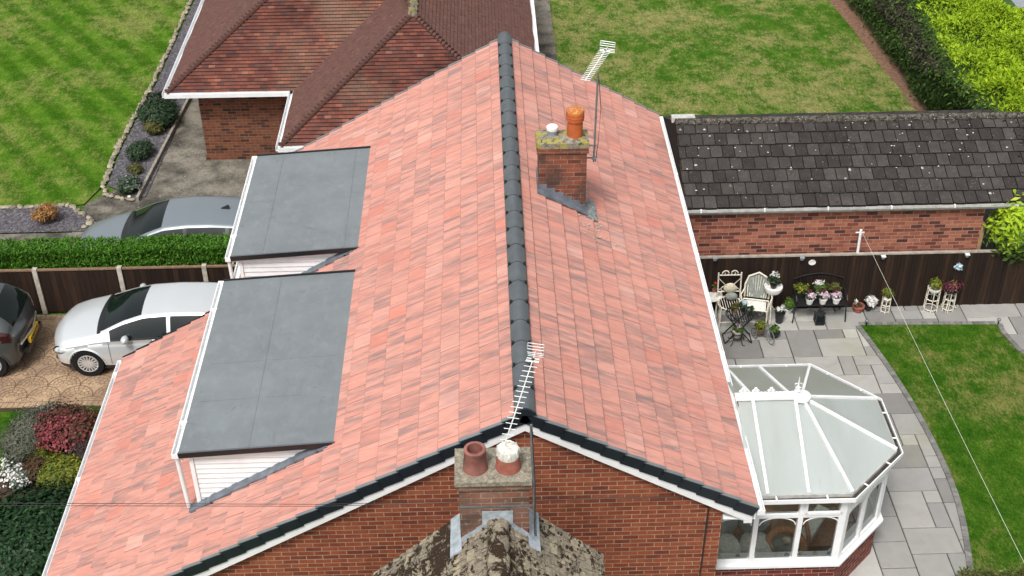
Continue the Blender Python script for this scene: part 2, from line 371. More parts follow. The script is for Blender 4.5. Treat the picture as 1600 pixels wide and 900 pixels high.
leafmat('leaf_grey', [(0, (.06, .085, .065)), (.6, (.14, .17, .14)), (1, (.26, .29, .25))])
leafmat('leaf_purple', [(0, (.05, .015, .02)), (.6, (.13, .035, .05)), (1, (.26, .08, .10))])
leafmat('leaf_green', [(0, (.04, .09, .02)), (.6, (.09, .17, .03)), (1, (.2, .28, .06))])
leafmat('petal_white', [(0, (.55, .53, .50)), (1, (.85, .84, .82))])
leafmat('petal_pink', [(0, (.5, .3, .38)), (.6, (.75, .62, .68)), (1, (.85, .8, .82))])
leafmat('petal_red', [(0, (.55, .03, .02)), (1, (.75, .08, .05))])
leafmat('petal_orange', [(0, (.7, .2, .02)), (1, (.85, .38, .03))])
leafmat('petal_yellow', [(0, (.6, .5, .03)), (1, (.8, .7, .1))])
leafmat('petal_blue', [(0, (.3, .5, .65)), (1, (.75, .82, .85))])

# ------------------------------------------------------------------ mesh builder
class MB:
    def __init__(s): s.v = []; s.f = []; s.mi = []; s.r = []; s.uv = []; s.anyuv = False
    def face(s, pts, mi=0, rnd=None, uv=None):
        i = len(s.v); s.v += [tuple(p) for p in pts]; s.f.append(list(range(i, i+len(pts)))); s.mi.append(mi)
        s.r.append(random.random() if rnd is None else rnd)
        if uv is not None: s.anyuv = True
        s.uv.append(uv if uv is not None else [(0, 0)]*len(pts)); return s
    def faces(s, V, F, mi=0, rnd=None):
        i = len(s.v); s.v += [tuple(p) for p in V]; rr = random.random() if rnd is None else rnd
        for f in F: s.f.append([i+k for k in f]); s.mi.append(mi); s.r.append(rr); s.uv.append([(0, 0)]*len(f))
        return s
    def box(s, a, b, mi=0, rnd=None):      # axis box with metre UVs
        x0, y0, z0 = a; x1, y1, z1 = b; rr = random.random() if rnd is None else rnd
        for pts, k in (([(x0, y0, z0), (x1, y0, z0), (x1, y0, z1), (x0, y0, z1)], 'xz'), ([(x1, y1, z0), (x0, y1, z0), (x0, y1, z1), (x1, y1, z1)], 'xz'),
                    ([(x1, y0, z0), (x1, y1, z0), (x1, y1, z1), (x1, y0, z1)], 'yz'), ([(x0, y1, z0), (x0, y0, z0), (x0, y0, z1), (x0, y1, z1)], 'yz'),
                    ([(x0, y0, z1), (x1, y0, z1), (x1, y1, z1), (x0, y1, z1)], 'xy'), ([(x0, y1, z0), (x1, y1, z0), (x1, y0, z0), (x0, y0, z0)], 'xy')):
            ix = {'x': 0, 'y': 1, 'z': 2}; s.face(pts, mi, rr, [(p[ix[k[0]]], p[ix[k[1]]]) for p in pts])
        return s
    def bar(s, p, q, wd, ht, mi=0, up=(0, 0, 1), rnd=None):   # oriented box from p to q
        p = Vector(p); q = Vector(q); d = (q-p).normalized(); u = Vector(up); sd_ = d.cross(u)
        if sd_.length < 1e-4: sd_ = d.cross(Vector((1, 0, 0)))
        sd_.normalize(); u = sd_.cross(d).normalized(); a = sd_*wd/2; b = u*ht/2
        V = [p-a-b, p+a-b, p+a+b, p-a+b, q-a-b, q+a-b, q+a+b, q-a+b]
        return s.faces(V, [(3, 2, 1, 0), (4, 5, 6, 7), (0, 1, 5, 4), (1, 2, 6, 5), (2, 3, 7, 6), (3, 0, 4, 7)], mi, rnd)
    def tube(s, path, r, n=8, mi=0, rnd=None, closed=False, caps=True):
        path = [Vector(p) for p in path]; N = len(path); rs = r if isinstance(r, (list, tuple)) else [r]*N
        V = []; ref = Vector((0, 0, 1))
        for i, p in enumerate(path):
            if closed: d = path[(i+1) % N]-path[i-1]
            else: d = path[min(i+1, N-1)]-path[max(i-1, 0)]
            d.normalize(); a = d.cross(ref)
            if a.length < .1: a = d.cross(Vector((1, 0, 0)))
            a.normalize(); b = a.cross(d)
            for k in range(n): t = 2*math.pi*k/n; V.append(p+(a*math.cos(t)+b*math.sin(t))*rs[i])
        F = []
        for i in range(N if closed else N-1):
            j = (i+1) % N
            for k in range(n): F.append((i*n+k, i*n+(k+1) % n, j*n+(k+1) % n, j*n+k))
        if caps and not closed: F.append(tuple(range(n))); F.append(tuple(range((N-1)*n+n-1, (N-1)*n-1, -1)))
        return s.faces(V, F, mi, rnd)
    def lathe(s, prof, c=(0, 0, 0), n=20, mi=0, sx=1, sy=1, rnd=None, top=True, bot=True):
        V = []; 
        for r, z in prof:
            for k in range(n): t = 2*math.pi*k/n; V.append((c[0]+r*sx*math.cos(t), c[1]+r*sy*math.sin(t), c[2]+z))
        F = []
        for i in range(len(prof)-1):
            for k in range(n): F.append((i*n+k, i*n+(k+1) % n, (i+1)*n+(k+1) % n, (i+1)*n+k))
        if top: F.append(tuple(range((len(prof)-1)*n, len(prof)*n)))
        if bot: F.append(tuple(range(n-1, -1, -1)))
        return s.faces(V, F, mi, rnd)
    def blob(s, c, r, mi=0, seg=10, jit=0, rnd=None):
        V = []; rx, ry, rz = r if isinstance(r, (tuple, list)) else (r, r, r)
        for i in range(seg+1):
            ph = math.pi*i/seg
            for k in range(seg*2):
                t = math.pi*k/seg; q = 1+random.uniform(-jit, jit); V.append((c[0]+rx*q*math.sin(ph)*math.cos(t), c[1]+ry*q*math.sin(ph)*math.sin(t), c[2]+rz*q*math.cos(ph)))
        n = seg*2; F = [(i*n+k, (i+1)*n+k, (i+1)*n+(k+1) % n, i*n+(k+1) % n) for i in range(seg) for k in range(n)]
        return s.faces(V, F, mi, rnd)
    def prism(s, poly, z0, z1, mi=0, mis=None):     # poly in xy, extruded vertically; side UVs run in metres
        s.face([(x, y, z1) for x, y in poly], mi, uv=[(x, y) for x, y in poly]); s.face([(x, y, z0) for x, y in poly][::-1], mi)
        d = 0; k = len(poly)
        for i in range(k):
            a = poly[i]; b = poly[(i+1) % k]; L = math.hypot(b[0]-a[0], b[1]-a[1])
            s.face([(*a, z0), (*b, z0), (*b, z1), (*a, z1)], mi if mis is None else mis, uv=[(d, z0), (d+L, z0), (d+L, z1), (d, z1)]); d += L
        return s
    def build(s, name, mats, parent=None, smooth=False, ang=35):
        me = bpy.data.meshes.new(name); me.from_pydata(s.v, [], s.f)
        for mm in (mats if isinstance(mats, (list, tuple)) else [mats]): me.materials.append(MATS[mm])
        me.polygons.foreach_set('material_index', s.mi)
        at = me.attributes.new('rnd', 'FLOAT', 'FACE'); at.data.foreach_set('value', s.r)
        if s.anyuv:
            uv = me.uv_layers.new(name='UVMap'); uv.data.foreach_set('uv', [c for f in s.uv for p in f for c in p])
        if smooth:
            me.polygons.foreach_set('use_smooth', [True]*len(me.polygons)); me.set_sharp_from_angle(angle=R(ang))
        me.update(); return link(name, me, parent)
def link(name, me, parent=None):
    o = bpy.data.objects.new(name, me); scene.collection.objects.link(o)
    if parent is not None:
        o.parent = parent; o.matrix_parent_inverse = parent.matrix_basis.inverted()
    return o
def thing(name, label, cat, loc=(0, 0, 0), rz=0, group=None):
    o = bpy.data.objects.new(name, None); o.empty_display_size = .2; scene.collection.objects.link(o)
    o.location = loc; o.rotation_euler = (0, 0, rz); return tag(o, label, cat, group)
def tag(o, label, cat, group=None):
    o['label'] = label; o['category'] = cat
    if group: o['group'] = group
    return o
def struct(o): o['kind'] = 'structure'; return o
def local(o):      # make a child that was built in local coordinates sit in its parent's frame
    o.matrix_parent_inverse = Matrix.Identity(4); return o
def children_of(o): return [c for c in scene.collection.objects if c.parent is o]
def copy_tree(o, parent=None):
    kids = list(o.children)
    c = o.copy(); scene.collection.objects.link(c)
    if parent is not None: c.parent = parent
    for k in kids: copy_tree(k, c)
    return c

def leaves(name, P, size, mat, parent=None, aspect=2.2, up=.5, out=None, jitter=.5, dirs=None):
    """many small folded leaf faces at points P; 'out' = outward vectors they tend to face"""
    P = np.asarray(P, float); n = len(P); nrm = RS.normal(size=(n, 3))
    nrm /= np.linalg.norm(nrm, axis=1)[:, None]+1e-9
    if out is not None: nrm = nrm*jitter+np.asarray(out)
    nrm[:, 2] += up; nrm /= np.linalg.norm(nrm, axis=1)[:, None]+1e-9
    d = RS.normal(size=(n, 3)) if dirs is None else np.asarray(dirs)+RS.normal(size=(n, 3))*jitter
    d -= nrm*(d*nrm).sum(1)[:, None]; d /= np.linalg.norm(d, axis=1)[:, None]+1e-9
    sd_ = np.cross(nrm, d); s = size*(.6+.8*RS.rand(n))[:, None]
    v = np.empty((n, 4, 3)); v[:, 0] = P; v[:, 1] = P+d*s*.5+sd_*s/aspect/2; v[:, 2] = P+d*s-nrm*s*.12; v[:, 3] = P+d*s*.5-sd_*s/aspect/2
    me = bpy.data.meshes.new(name); me.vertices.add(4*n); me.vertices.foreach_set('co', v.ravel())
    me.loops.add(4*n); me.loops.foreach_set('vertex_index', np.arange(4*n)); me.polygons.add(n)
    me.polygons.foreach_set('loop_start', np.arange(n)*4); me.update(calc_edges=True)
    me.materials.append(MATS[mat]); at = me.attributes.new('rnd', 'FLOAT', 'FACE')
    at.data.foreach_set('value', np.clip(RS.beta(2, 2, n), 0, 1).astype(np.float32)); me.update()
    return link(name, me, parent)
def ball_pts(c, r, n, shell=.55, flat=0, lumps=5):
    """points through the outer part of a lumpy ellipsoid"""
    c = np.array(c); r = np.array(r if isinstance(r, (tuple, list)) else (r, r, r), float)
    d = RS.normal(size=(n, 3)); d /= np.linalg.norm(d, axis=1)[:, None]
    if flat: d[:, 2] = np.where(d[:, 2] < -flat, -d[:, 2]*.5, d[:, 2])
    L = RS.normal(size=(lumps, 3)); L /= np.linalg.norm(L, axis=1)[:, None]
    # several overlapping clumps give an uneven outline
    K = max(4, lumps); off = RS.normal(size=(K, 3)); off /= np.linalg.norm(off, axis=1)[:, None]; off[:, 2] = np.abs(off[:, 2])*.8-.25
    off *= (.28+.34*RS.rand(K))[:, None]; rr = .42+.3*RS.rand(K); pick = RS.choice(K, n, p=rr**2/(rr**2).sum())
    rad = (shell+(1-shell)*RS.rand(n)**.6)*rr[pick]*(1+.12*RS.normal(size=n))
    q = off[pick]+d*rad[:, None]
    return c+q*r*1.08, d*.7+q*.6
def shrub(name, label, c, r, n, size, mat, cat='shrub', group=None, aspect=2.2, up=.5, parts=None, base=None, lumps=6):
    bz = base if base is not None else c[2]-(r[2] if isinstance(r, (tuple, list)) else r)
    t = thing(name, label, cat, (c[0], c[1], bz), group=group)
    m = MB(); 
    for k in range(7):
        a = random.uniform(0, 6.28); rr = (r[0] if isinstance(r, (tuple, list)) else r)*.5
        m.tube([(c[0]+random.uniform(-.04, .04), c[1], bz), (c[0]+math.cos(a)*rr*.5, c[1]+math.sin(a)*rr*.5, (bz+c[2])/2), (c[0]+math.cos(a)*rr, c[1]+math.sin(a)*rr, c[2]+.05)], [.02, .014, .006], 5)
    m.build('stems', 'bark', t)
    p, d = ball_pts(c, r, n, lumps=lumps); keep = p[:, 2] > bz; leaves('foliage', p[keep], size, mat, t, aspect, up, d[keep])
    for (nm, mat2, n2, s2) in (parts or []):
        p, d = ball_pts(c, r, n2, .92, flat=.1, lumps=lumps); keep = p[:, 2] > bz+.05
        leaves(nm, p[keep], s2, mat2, t, 1.2, 1., d[keep])
    return t

# ------------------------------------------------------------------ roof coverings
def tiles(m, O, u, s, rows, g, u0, u1, wd, th=.024, gap=.004, off=0., jit=0., extent=None, mi=0, side_mi=None, bev=.008):
    """single-lap tiles: O ridge/top point, s = unit vector down the slope, u = along the courses"""
    O = Vector(O); u = Vector(u); s = Vector(s); n = (u.cross(s)).normalized()
    if n.z < 0: n = -n
    for r in range(rows):
        a0, a1 = (u0, u1) if extent is None else extent(r)
        if a1 <= a0: continue
        st = a0-((r % 2)*wd/2+off) % wd; x = st
        while x < a1-1e-4:
            b0 = max(x, a0)+gap/2; b1 = min(x+wd, a1)-gap/2; x += wd
            if b1-b0 < .02: continue
            j = random.uniform(-jit, jit); s0 = r*g; s1 = (r+1)*g+j; rr = random.random(); hh = random.uniform(-jit, jit)*.4
            P = lambda a, b, h: O+u*a+s*b+n*h
            T0, T1 = .006, th+.006+hh
            top = [P(b0, s0-.02, T0), P(b1, s0-.02, T0), P(b1, s1, T1), P(b0, s1, T1)]
            uvs = [(b0, s0), (b1, s0), (b1, s1), (b0, s1)]
            fl = (u.cross(s)).z < 0
            def F(pts, uv, mm_=None):
                if fl: pts = pts[::-1]; uv = uv[::-1]
                m.face(pts, mi if mm_ is None else mm_, rr, uv)
            F(top, uvs)
            e = bev; sm = mi if side_mi is None else side_mi
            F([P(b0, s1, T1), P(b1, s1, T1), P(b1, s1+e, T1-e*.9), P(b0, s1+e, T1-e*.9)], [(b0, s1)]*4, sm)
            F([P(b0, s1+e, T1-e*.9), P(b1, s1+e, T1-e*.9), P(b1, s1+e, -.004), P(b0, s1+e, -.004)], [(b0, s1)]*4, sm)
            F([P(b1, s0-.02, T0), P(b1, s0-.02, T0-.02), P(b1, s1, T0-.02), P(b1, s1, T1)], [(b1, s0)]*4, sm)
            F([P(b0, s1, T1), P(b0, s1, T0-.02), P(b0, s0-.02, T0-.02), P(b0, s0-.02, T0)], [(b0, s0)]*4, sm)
def rowroof(m, E0, udir, sdir, poly, g=.105, th=.026):
    """plain tiling as overlapping courses over a polygon given in (along eave, up slope) metres"""
    E0 = Vector(E0); u = Vector(udir); s = Vector(sdir); n = u.cross(s).normalized(); n = n if n.z > 0 else -n
    def span(h):
        xs = []
        for i in range(len(poly)):
            (x0, y0), (x1, y1) = poly[i], poly[(i+1) % len(poly)]
            if (y0-h)*(y1-h) <= 0 and abs(y1-y0) > 1e-9: xs.append(x0+(x1-x0)*(h-y0)/(y1-y0))
        return (min(xs), max(xs)) if len(xs) >= 2 else None
    H = max(p[1] for p in poly); k = 0
    while k*g < H-.01:
        a = span(k*g+.001); b = span(min((k+1)*g, H)-.001)
        if a and b:
            P = lambda x, y, h: E0+u*x+s*y+n*h
            seg = max(1, int((a[1]-a[0])/.5)); hj = [random.uniform(-.003, .004) for _ in range(seg+1)]
            for i in range(seg):
                f0, f1 = i/seg, (i+1)/seg
                xa0, xa1 = a[0]+(a[1]-a[0])*f0, a[0]+(a[1]-a[0])*f1; xb0, xb1 = b[0]+(b[1]-b[0])*f0, b[0]+(b[1]-b[0])*f1
                y0, y1 = k*g, min((k+1)*g, H)
                q = [P(xa0, y0, th+hj[i]), P(xa1, y0, th+hj[i+1]), P(xb1, y1, 0), P(xb0, y1, 0)]; uv = [(xa0, y0), (xa1, y0), (xb1, y1), (xb0, y1)]
                q2 = [P(xa0, y0, 0), P(xa1, y0, 0), P(xa1, y0, th+hj[i+1]), P(xa0, y0, th+hj[i])]
                if u.cross(s).z < 0: q = q[::-1]; uv = uv[::-1]; q2 = q2[::-1]
                m.face(q, 0, None, uv); m.face(q2, 1, None, [(x, y0) for x in (xa0, xa1, xa1, xa0)])
        k += 1

# ------------------------------------------------------------------ the setting
def sheet(name, poly, z, mat, mi=None):
    m = MB(); m.face([(p[0], p[1], z) for p in poly]); return struct(m.build(name, mat))
sheet('ground', [(-400, -200), (400, -200), (400, 600), (-400, 600)], G-.03, 'ground_grass')
m = MB(); m.prism([(2.87, -30), (60, -30), (60, 12.15), (2.87, 12.15)], G-.02, PZ-.03); struct(m.build('terrace', 'concrete_post'))
def zz(pts, z): return [atz(u, v, z)[:2] for u, v in pts]
def smooth_poly(p, it=2):
    for _ in range(it):
        q = [p[0]]
        for a, b in zip(p[:-1], p[1:]): q += [(a[0]*.75+b[0]*.25, a[1]*.75+b[1]*.25), (a[0]*.25+b[0]*.75, a[1]*.25+b[1]*.75)]
        q.append(p[-1]); p = q
    return p
# left lawn beyond the hedge
sheet('lawn_beyond_hedge', [(-10.15, 60), (-10.25, 22), (-10.4, 18), (-10.35, 16.1), (-10.62, 15.2), (-11.1, 15.12), (-12.9, 15.1), (-40, 15.05), (-40, 60)], G+.012, 'lawn_left')
sheet('neighbour_driveway', [(-40, 11.2), (-2, 11.2), (-2, 17.3), (-8.9, 26), (-9.1, 26), (-9.2, 15.6), (-10.0, 15.9), (-10.6, 15.2), (-10.6, 13.9), (-40, 13.9)], G-.004, 'concrete_old')
sheet('concrete_yard', [(-9.1, 15.4), (-2, 15.4), (-2, 30), (-9.0, 30)], G-.008, 'concrete_old')
sheet('slate_bed', [(-40, 13.92), (-10.35, 13.92), (-10.0, 14.2), (-10.85, 15.08), (-40, 15.03)], G+.02, 'slate_gravel')
sheet('slate_bed_by_path', [(-9.3, 15.42), (-9.12, 15.5), (-8.93, 21.2), (-8.9, 30), (-10.0, 30), (-10.1, 22), (-10.28, 18), (-10.22, 16.1)], G+.022, 'slate_gravel')
# back lawn on the right, side path, soil strip
sheet('lawn_behind_garage', [(1.8, 12.2), (13, 12.2), (12.1, 18), (11.72, 19.6), (11.5, 22.5), (11.12, 27.2), (10.8, 33), (10, 60), (1.8, 60)], G+.012, 'lawn_back')
sheet('side_path', [(.5, 12.2), (1.79, 12.2), (1.79, 60), (.5, 60)], G+.03, 'concrete_old')
sheet('soil_strip', [(12.05, 18), (14, 18), (14, 40), (10.5, 40), (10.7, 33), (11.02, 27.2), (11.25, 25), (11.42, 22.5), (11.62, 20.8), (11.66, 19.6)], G+.016, 'soil_brown')
# imprinted concrete drive
def drive():
    m = MB(); x0, x1, y0, y1 = -40, -7.0, 7.28, 10.5; z = G+.004
    m.face([(x0, y0, z), (x1, y0, z), (x1, y1, z), (x0, y1, z)], 0)
    def arc(cx, cy, r, a0, a1, wd):
        n = max(4, int(10*r/.3)); pts = []
        for i in range(n+1):
            t = a0+(a1-a0)*i/n; pts.append((cx+r*math.cos(t), cy+r*math.sin(t)))
        for (ax, ay), (bx, by) in zip(pts[:-1], pts[1:]):
            if min(ay, by) < y0+.22 or max(ay, by) > y1-.2: continue
            L = math.hypot(bx-ax, by-ay); nx, ny = -(by-ay)/L*wd/2, (bx-ax)/L*wd/2
            m.face([(ax-nx, ay-ny, z+.005), (bx-nx, by-ny, z+.005), (bx+nx, by+ny, z+.005), (ax+nx, ay+ny, z+.005)], 1)
    S = .66
    for i in range(-1, 8):
        for j in range(-10, 10):
            cx = -9.3+j*S*1.02+(i % 2)*S*.51; cy = 7.3+i*S*.52
            if cx < -14: continue
            arc(cx, cy, S*.5, 0, math.pi, .016)
            for q in (.38, .26, .13): arc(cx, cy, S*q, .0 if q < .3 else .25, math.pi-(.0 if q < .3 else .25), .007)
            for q, qq, nn in ((.13, .26, 4), (.26, .38, 7), (.38, .5, 9)):
                for k in range(nn):
                    t = math.pi*(k+.5+random.uniform(-.15, .15))/nn; ax, ay, bx, by = cx+S*q*math.cos(t), cy+S*q*math.sin(t), cx+S*qq*math.cos(t), cy+S*qq*math.sin(t)
                    if min(ay, by) < y0+.22 or max(ay, by) > y1-.2: continue
                    nx, ny = -math.sin(t)*.0035, math.cos(t)*.0035
                    m.face([(ax-nx, ay-ny, z+.005), (bx-nx, by-ny, z+.005), (bx+nx, by+ny, z+.005), (ax+nx, ay+ny, z+.005)], 1)
    for yy in (y0+.2, y0+.03, y1-.18): m.face([(-14, yy, z+.006), (x1, yy, z+.006), (x1, yy+.01, z+.006), (-14, yy+.01, z+.006)], 1)
    x = -14
    while x < x1: 
        m.face([(x, y0+.03, z+.005), (x+.008, y0+.03, z+.005), (x+.008+.03, y0+.2, z+.005), (x+.03, y0+.2, z+.005)], 1)
        m.face([(x, y1-.17, z+.005), (x+.008, y1-.17, z+.005), (x+.008, y1, z+.005), (x, y1, z+.005)], 1); x += .115
    struct(m.build('imprinted_driveway', ['imprinted', 'imprint_line']))
drive()
m = MB(); m.box((-14, 7.2, G-.03), (-7, 7.28, G+.03)); struct(m.build('drive_kerb', 'soil'))
sheet('front_lawn', [(-40, -20), (-9.3, -20), (-9.35, 4.2), (-9.85, 4.9), (-9.8, 6.0), (-9.4, 7.2), (-40, 7.2)], G+.014, 'lawn_patio')
sheet('planting_bed', [(-9.9, -10), (-7.2, -10), (-7.2, 7.2), (-9.9, 7.2)], G+.004, 'soil')

# paving slabs on the terrace
def paving():
    m = MB(); c = .29; X0, Y0 = 2.9, -6; nx, ny = 40, 50
    m.face([(2.88, -30, PZ-.022), (60, -30, PZ-.022), (60, 12.1, PZ-.022), (2.88, 12.1, PZ-.022)], 1)
    grid = [[0]*ny for _ in range(nx)]; rr = random.Random(11)
    for j in range(ny):
        for i in range(nx):
            if grid[i][j]: continue
            opts = [(3, 2), (2, 2), (2, 3), (3, 2), (2, 1), (1, 1), (2, 2), (3, 2), (1, 2), (4, 2)]; rr.shuffle(opts)
            for a, b in opts+[(1, 1)]:
                if i+a <= nx and j+b <= ny and all(not grid[i+p][j+q] for p in range(a) for q in range(b)):
                    for p in range(a):
                        for q in range(b): grid[i+p][j+q] = 1
                    x0, x1, y0, y1 = X0+i*c+.008, X0+(i+a)*c-.008, Y0+j*c+.008, Y0+(j+b)*c-.008
                    z = PZ+rr.uniform(-.002, .002); e = .008; v = rr.random()
                    P = lambda s, h: [(x0+s, y0+s, h), (x1-s, y0+s, h), (x1-s, y1-s, h), (x0+s, y1-s, h)]
                    lo, hi = P(0, z-.01), P(e, z)
                    m.face(hi, 0, v)
                    for k in range(4): m.face([lo[k], lo[(k+1) % 4], hi[(k+1) % 4], hi[k]], 0, v)
                    for k in range(4): 
                        a_, b_ = lo[k], lo[(k+1) % 4]; m.face([(a_[0], a_[1], PZ-.022), (b_[0], b_[1], PZ-.022), b_, a_], 0, v)
                    break
    struct(m.build('paving', ['sandstone', 'slab_joint']))
paving()
edge_px = [(1343, 509), (1352, 520), (1395, 578), (1440, 650), (1482, 733), (1506, 800), (1520, 890), (1524, 960), (1520, 1040)]
edge = smooth_poly(zz(edge_px, PZ), 2)
def patio_lawn():
    tr = zz([(1558, 508), (1563, 520), (1590, 550), (1640, 572)], PZ); m = MB()
    poly = edge[::-1]+tr+[(14, tr[-1][1]-.3), (30, tr[-1][1]-.5), (30, -6)]
    z = PZ+.02; m.face([(x, y, z) for x, y in poly][::-1])
    struct(m.build('patio_lawn', 'lawn_patio'))
    m = MB()
    def strip(line, wd=.1, step=.115):
        L = [0]
        for a, b in zip(line[:-1], line[1:]): L.append(L[-1]+math.hypot(b[0]-a[0], b[1]-a[1]))
        def at(s):
            for i in range(len(L)-1):
                if s <= L[i+1]: f = (s-L[i])/(L[i+1]-L[i]); return tuple(line[i][k]+(line[i+1][k]-line[i][k])*f for k in (0, 1))
            return line[-1]
        s = 0
        while s+step < L[-1]:
            a = at(s+.003); b = at(s+step-.003); m.bar((*a, PZ+.008), (*b, PZ+.008), wd, .035); s += step
    strip([(x-.04, y-.02) for x, y in edge]); strip([(edge[0][0], edge[0][1]+.05), (tr[0][0]+.05, tr[0][1]+.05)]); strip([(x+.06, y+.02) for x, y in tr])
    struct(m.build('lawn_edging', 'sett'))
patio_lawn()

# ------------------------------------------------------------------ the house
def wall_x(m, x, y0, y1, z0, z1, out):    # wall facing +x/-x with metre UVs
    pts = [(x, y0, z0), (x, y1, z0), (x, y1, z1), (x, y0, z1)]
    if out < 0: pts = pts[::-1]
    m.face(pts, uv=[(p[1], p[2]) for p in pts])
def build_house():
    H = thing('house', 'large brick house with new salmon pink tiled roof and grey ridge', 'house', (0, 6, G))
    sR = Vector((1, 0, -T)).normalized(); sL = Vector((-1, 0, -T)).normalized()
    g = .330; cs = 1/math.sqrt(1+T*T); top = .0
    # right slope
    nR = int(round(3.29/cs/g)); gR = 3.29/cs/nR
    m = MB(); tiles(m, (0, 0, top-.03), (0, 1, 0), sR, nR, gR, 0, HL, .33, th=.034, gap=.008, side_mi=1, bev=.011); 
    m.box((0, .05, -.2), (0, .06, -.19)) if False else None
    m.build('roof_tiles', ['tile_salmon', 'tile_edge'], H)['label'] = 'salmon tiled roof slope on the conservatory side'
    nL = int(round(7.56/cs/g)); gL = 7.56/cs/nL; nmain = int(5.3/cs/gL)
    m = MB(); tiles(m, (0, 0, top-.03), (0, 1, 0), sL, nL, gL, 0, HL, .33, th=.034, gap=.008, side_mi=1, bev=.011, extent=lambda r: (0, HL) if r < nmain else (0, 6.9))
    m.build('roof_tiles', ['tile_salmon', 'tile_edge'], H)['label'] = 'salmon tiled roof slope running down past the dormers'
    # deck under the tiles
    m = MB(); d = .05
    m.face([(0, .02, -d), (3.26, .02, -3.26*T-d), (3.26, HL-.02, -3.26*T-d), (0, HL-.02, -d)])
    xm = 5.25
    m.face([(0, .02, -d), (0, HL-.02, -d), (-xm, HL-.02, -xm*T-d), (-xm, .02, -xm*T-d)]); m.face([(-xm, .02, -xm*T-d), (-xm, 6.88, -xm*T-d), (-7.5, 6.88, -7.5*T-d), (-7.5, .02, -7.5*T-d)])
    m.build('roof_deck', 'clip_black', H)
    # ridge tiles
    prof = [(-.145, -.075), (-.135, -.045), (-.07, .012), (-.03, .032), (0, .038), (.03, .032), (.07, .012), (.135, -.045), (.145, -.075)]
    n = 24; st = (HL+.06)/n
    def ridge_mesh(y0, y1, grow=0):
        m = MB(); zo = .03; V = []
        for y, gq in ((y0, .004), (y1, 0)):
            for x, z in prof: V.append((x*(1+grow), y, z+zo+gq+grow*.05))
        k = len(prof); F = [(i, i+1, k+i+1, k+i) for i in range(k-1)]; F += [tuple(range(k-1, -1, -1)), tuple(range(k, 2*k))]; m.faces(V, F); return m
    for i in range(n):
        y0 = -.03+i*st; o = ridge_mesh(y0, y0+st-.003).build('ridge_tile', 'ridge_grey', H, True, 25)
        if i:
            m = ridge_mesh(y0-.007, y0+.007, .025)
            for sx in (-1, 1): m.box((sx*.118-.018, y0-.022, -.01), (sx*.118+.018, y0+.022, .042))
            m.build('ridge_clip', 'clip_black', o)
    for y, s_ in ((-.05, 1), (HL+.03, 1)):
        m = MB(); m.faces([(x*1.08, y+q, z+.034) for q in (0, .035) for x, z in prof], [tuple(range(8, -1, -1)), tuple(range(9, 18))]+[(i, i+1, 10+i, 9+i) for i in range(8)]+[(8, 0, 9, 17)]); m.build('ridge_end_cap', 'verge_dark' if y < 0 else 'ridge_grey', H)
    # walls
    m = MB()
    def gable(y, xl, xr, flip):
        zs = lambda x: -abs(x)*T-.1
        pts = [(xl, y, G), (xr, y, G), (xr, y, zs(xr)), (0, y, -.1), (xl, y, zs(xl))]
        if flip: pts = pts[::-1]
        m.face(pts, uv=[(p[0], p[2]) for p in pts])
    gable(.1, -7.25, 2.83, False); gable(HL-.1, -4.95, 2.83, True)
    wall_x(m, 2.83, .1, HL-.1, G, -2.83*T-.08, 1); wall_x(m, -7.25, .1, 6.75, G, -7.25*T-.08, -1); wall_x(m, -4.95, 6.75, HL-.1, G, -4.95*T-.08, -1)
    pts = [(-7.25, 6.75, G), (-4.95, 6.75, G), (-4.95, 6.75, -4.95*T-.1), (-7.25, 6.75, -7.25*T-.1)][::-1]; m.face(pts, uv=[(p[0], p[2]) for p in pts])
    m.build('wall', 'brick_gable', H)
    # dry verge, bargeboards (near gable; far one simpler)
    def verge(sl_, nn, gg, x_sign, y, out):
        mv = MB(); ml = MB()
        for r in range(nn):
            s0, s1 = r*gg, (r+1)*gg; nrm = Vector((x_sign*T, 0, 1)).normalized()
            P = lambda s, h: Vector((0, 0, -.03))+sl_*s+nrm*h
            a0, a1 = P(s0-.02, .022), P(s1, .052); b1, b0 = P(s1+.0, -.13), P(s0, -.155)
            for (yy0, yy1) in ((y, y+.03*out),):
                V = [(p.x, yy, p.z) for yy in (yy0, yy1) for p in (a0, a1, b1, b0)]
                mv.faces(V, [(0, 1, 2, 3), (7, 6, 5, 4), (0, 4, 5, 1), (1, 5, 6, 2), (2, 6, 7, 3), (3, 7, 4, 0)])
            V = [(p.x, yy, p.z) for yy in (y-.002*out, y+.05*out) for p in (P(s0-.02, .022), P(s1, .056), P(s1, .042), P(s0-.02, .010))]
            ml.faces(V, [(0, 1, 2, 3), (7, 6, 5, 4), (0, 4, 5, 1), (1, 5, 6, 2), (2, 6, 7, 3), (3, 7, 4, 0)])
        return mv, ml
    for (sl_, nn, gg, sg, y, out) in ((sR, nR, gR, 1, -.03, 1), (sL, nL, gL, -1, -.03, 1), (sR, nR, gR, 1, HL+.03, -1), (sL, nmain, gL, -1, HL+.03, -1)):
        mv, ml = verge(sl_, nn, gg, sg, y, out); v = mv.build('dry_verge', 'verge_dark', H); ml.build('verge_lip', 'verge_lip', v)
    # catslide far verge
    m = MB()
    for r in range(nmain, nL):
        P0 = Vector((0, 0, -.03))+sL*(r*gL); P1 = Vector((0, 0, -.03))+sL*((r+1)*gL)
        m.bar((P0.x, 6.92, P0.z-.02), (P1.x, 6.92, P1.z-.0), .03, .1)
    m.build('dry_verge', 'verge_dark', H)
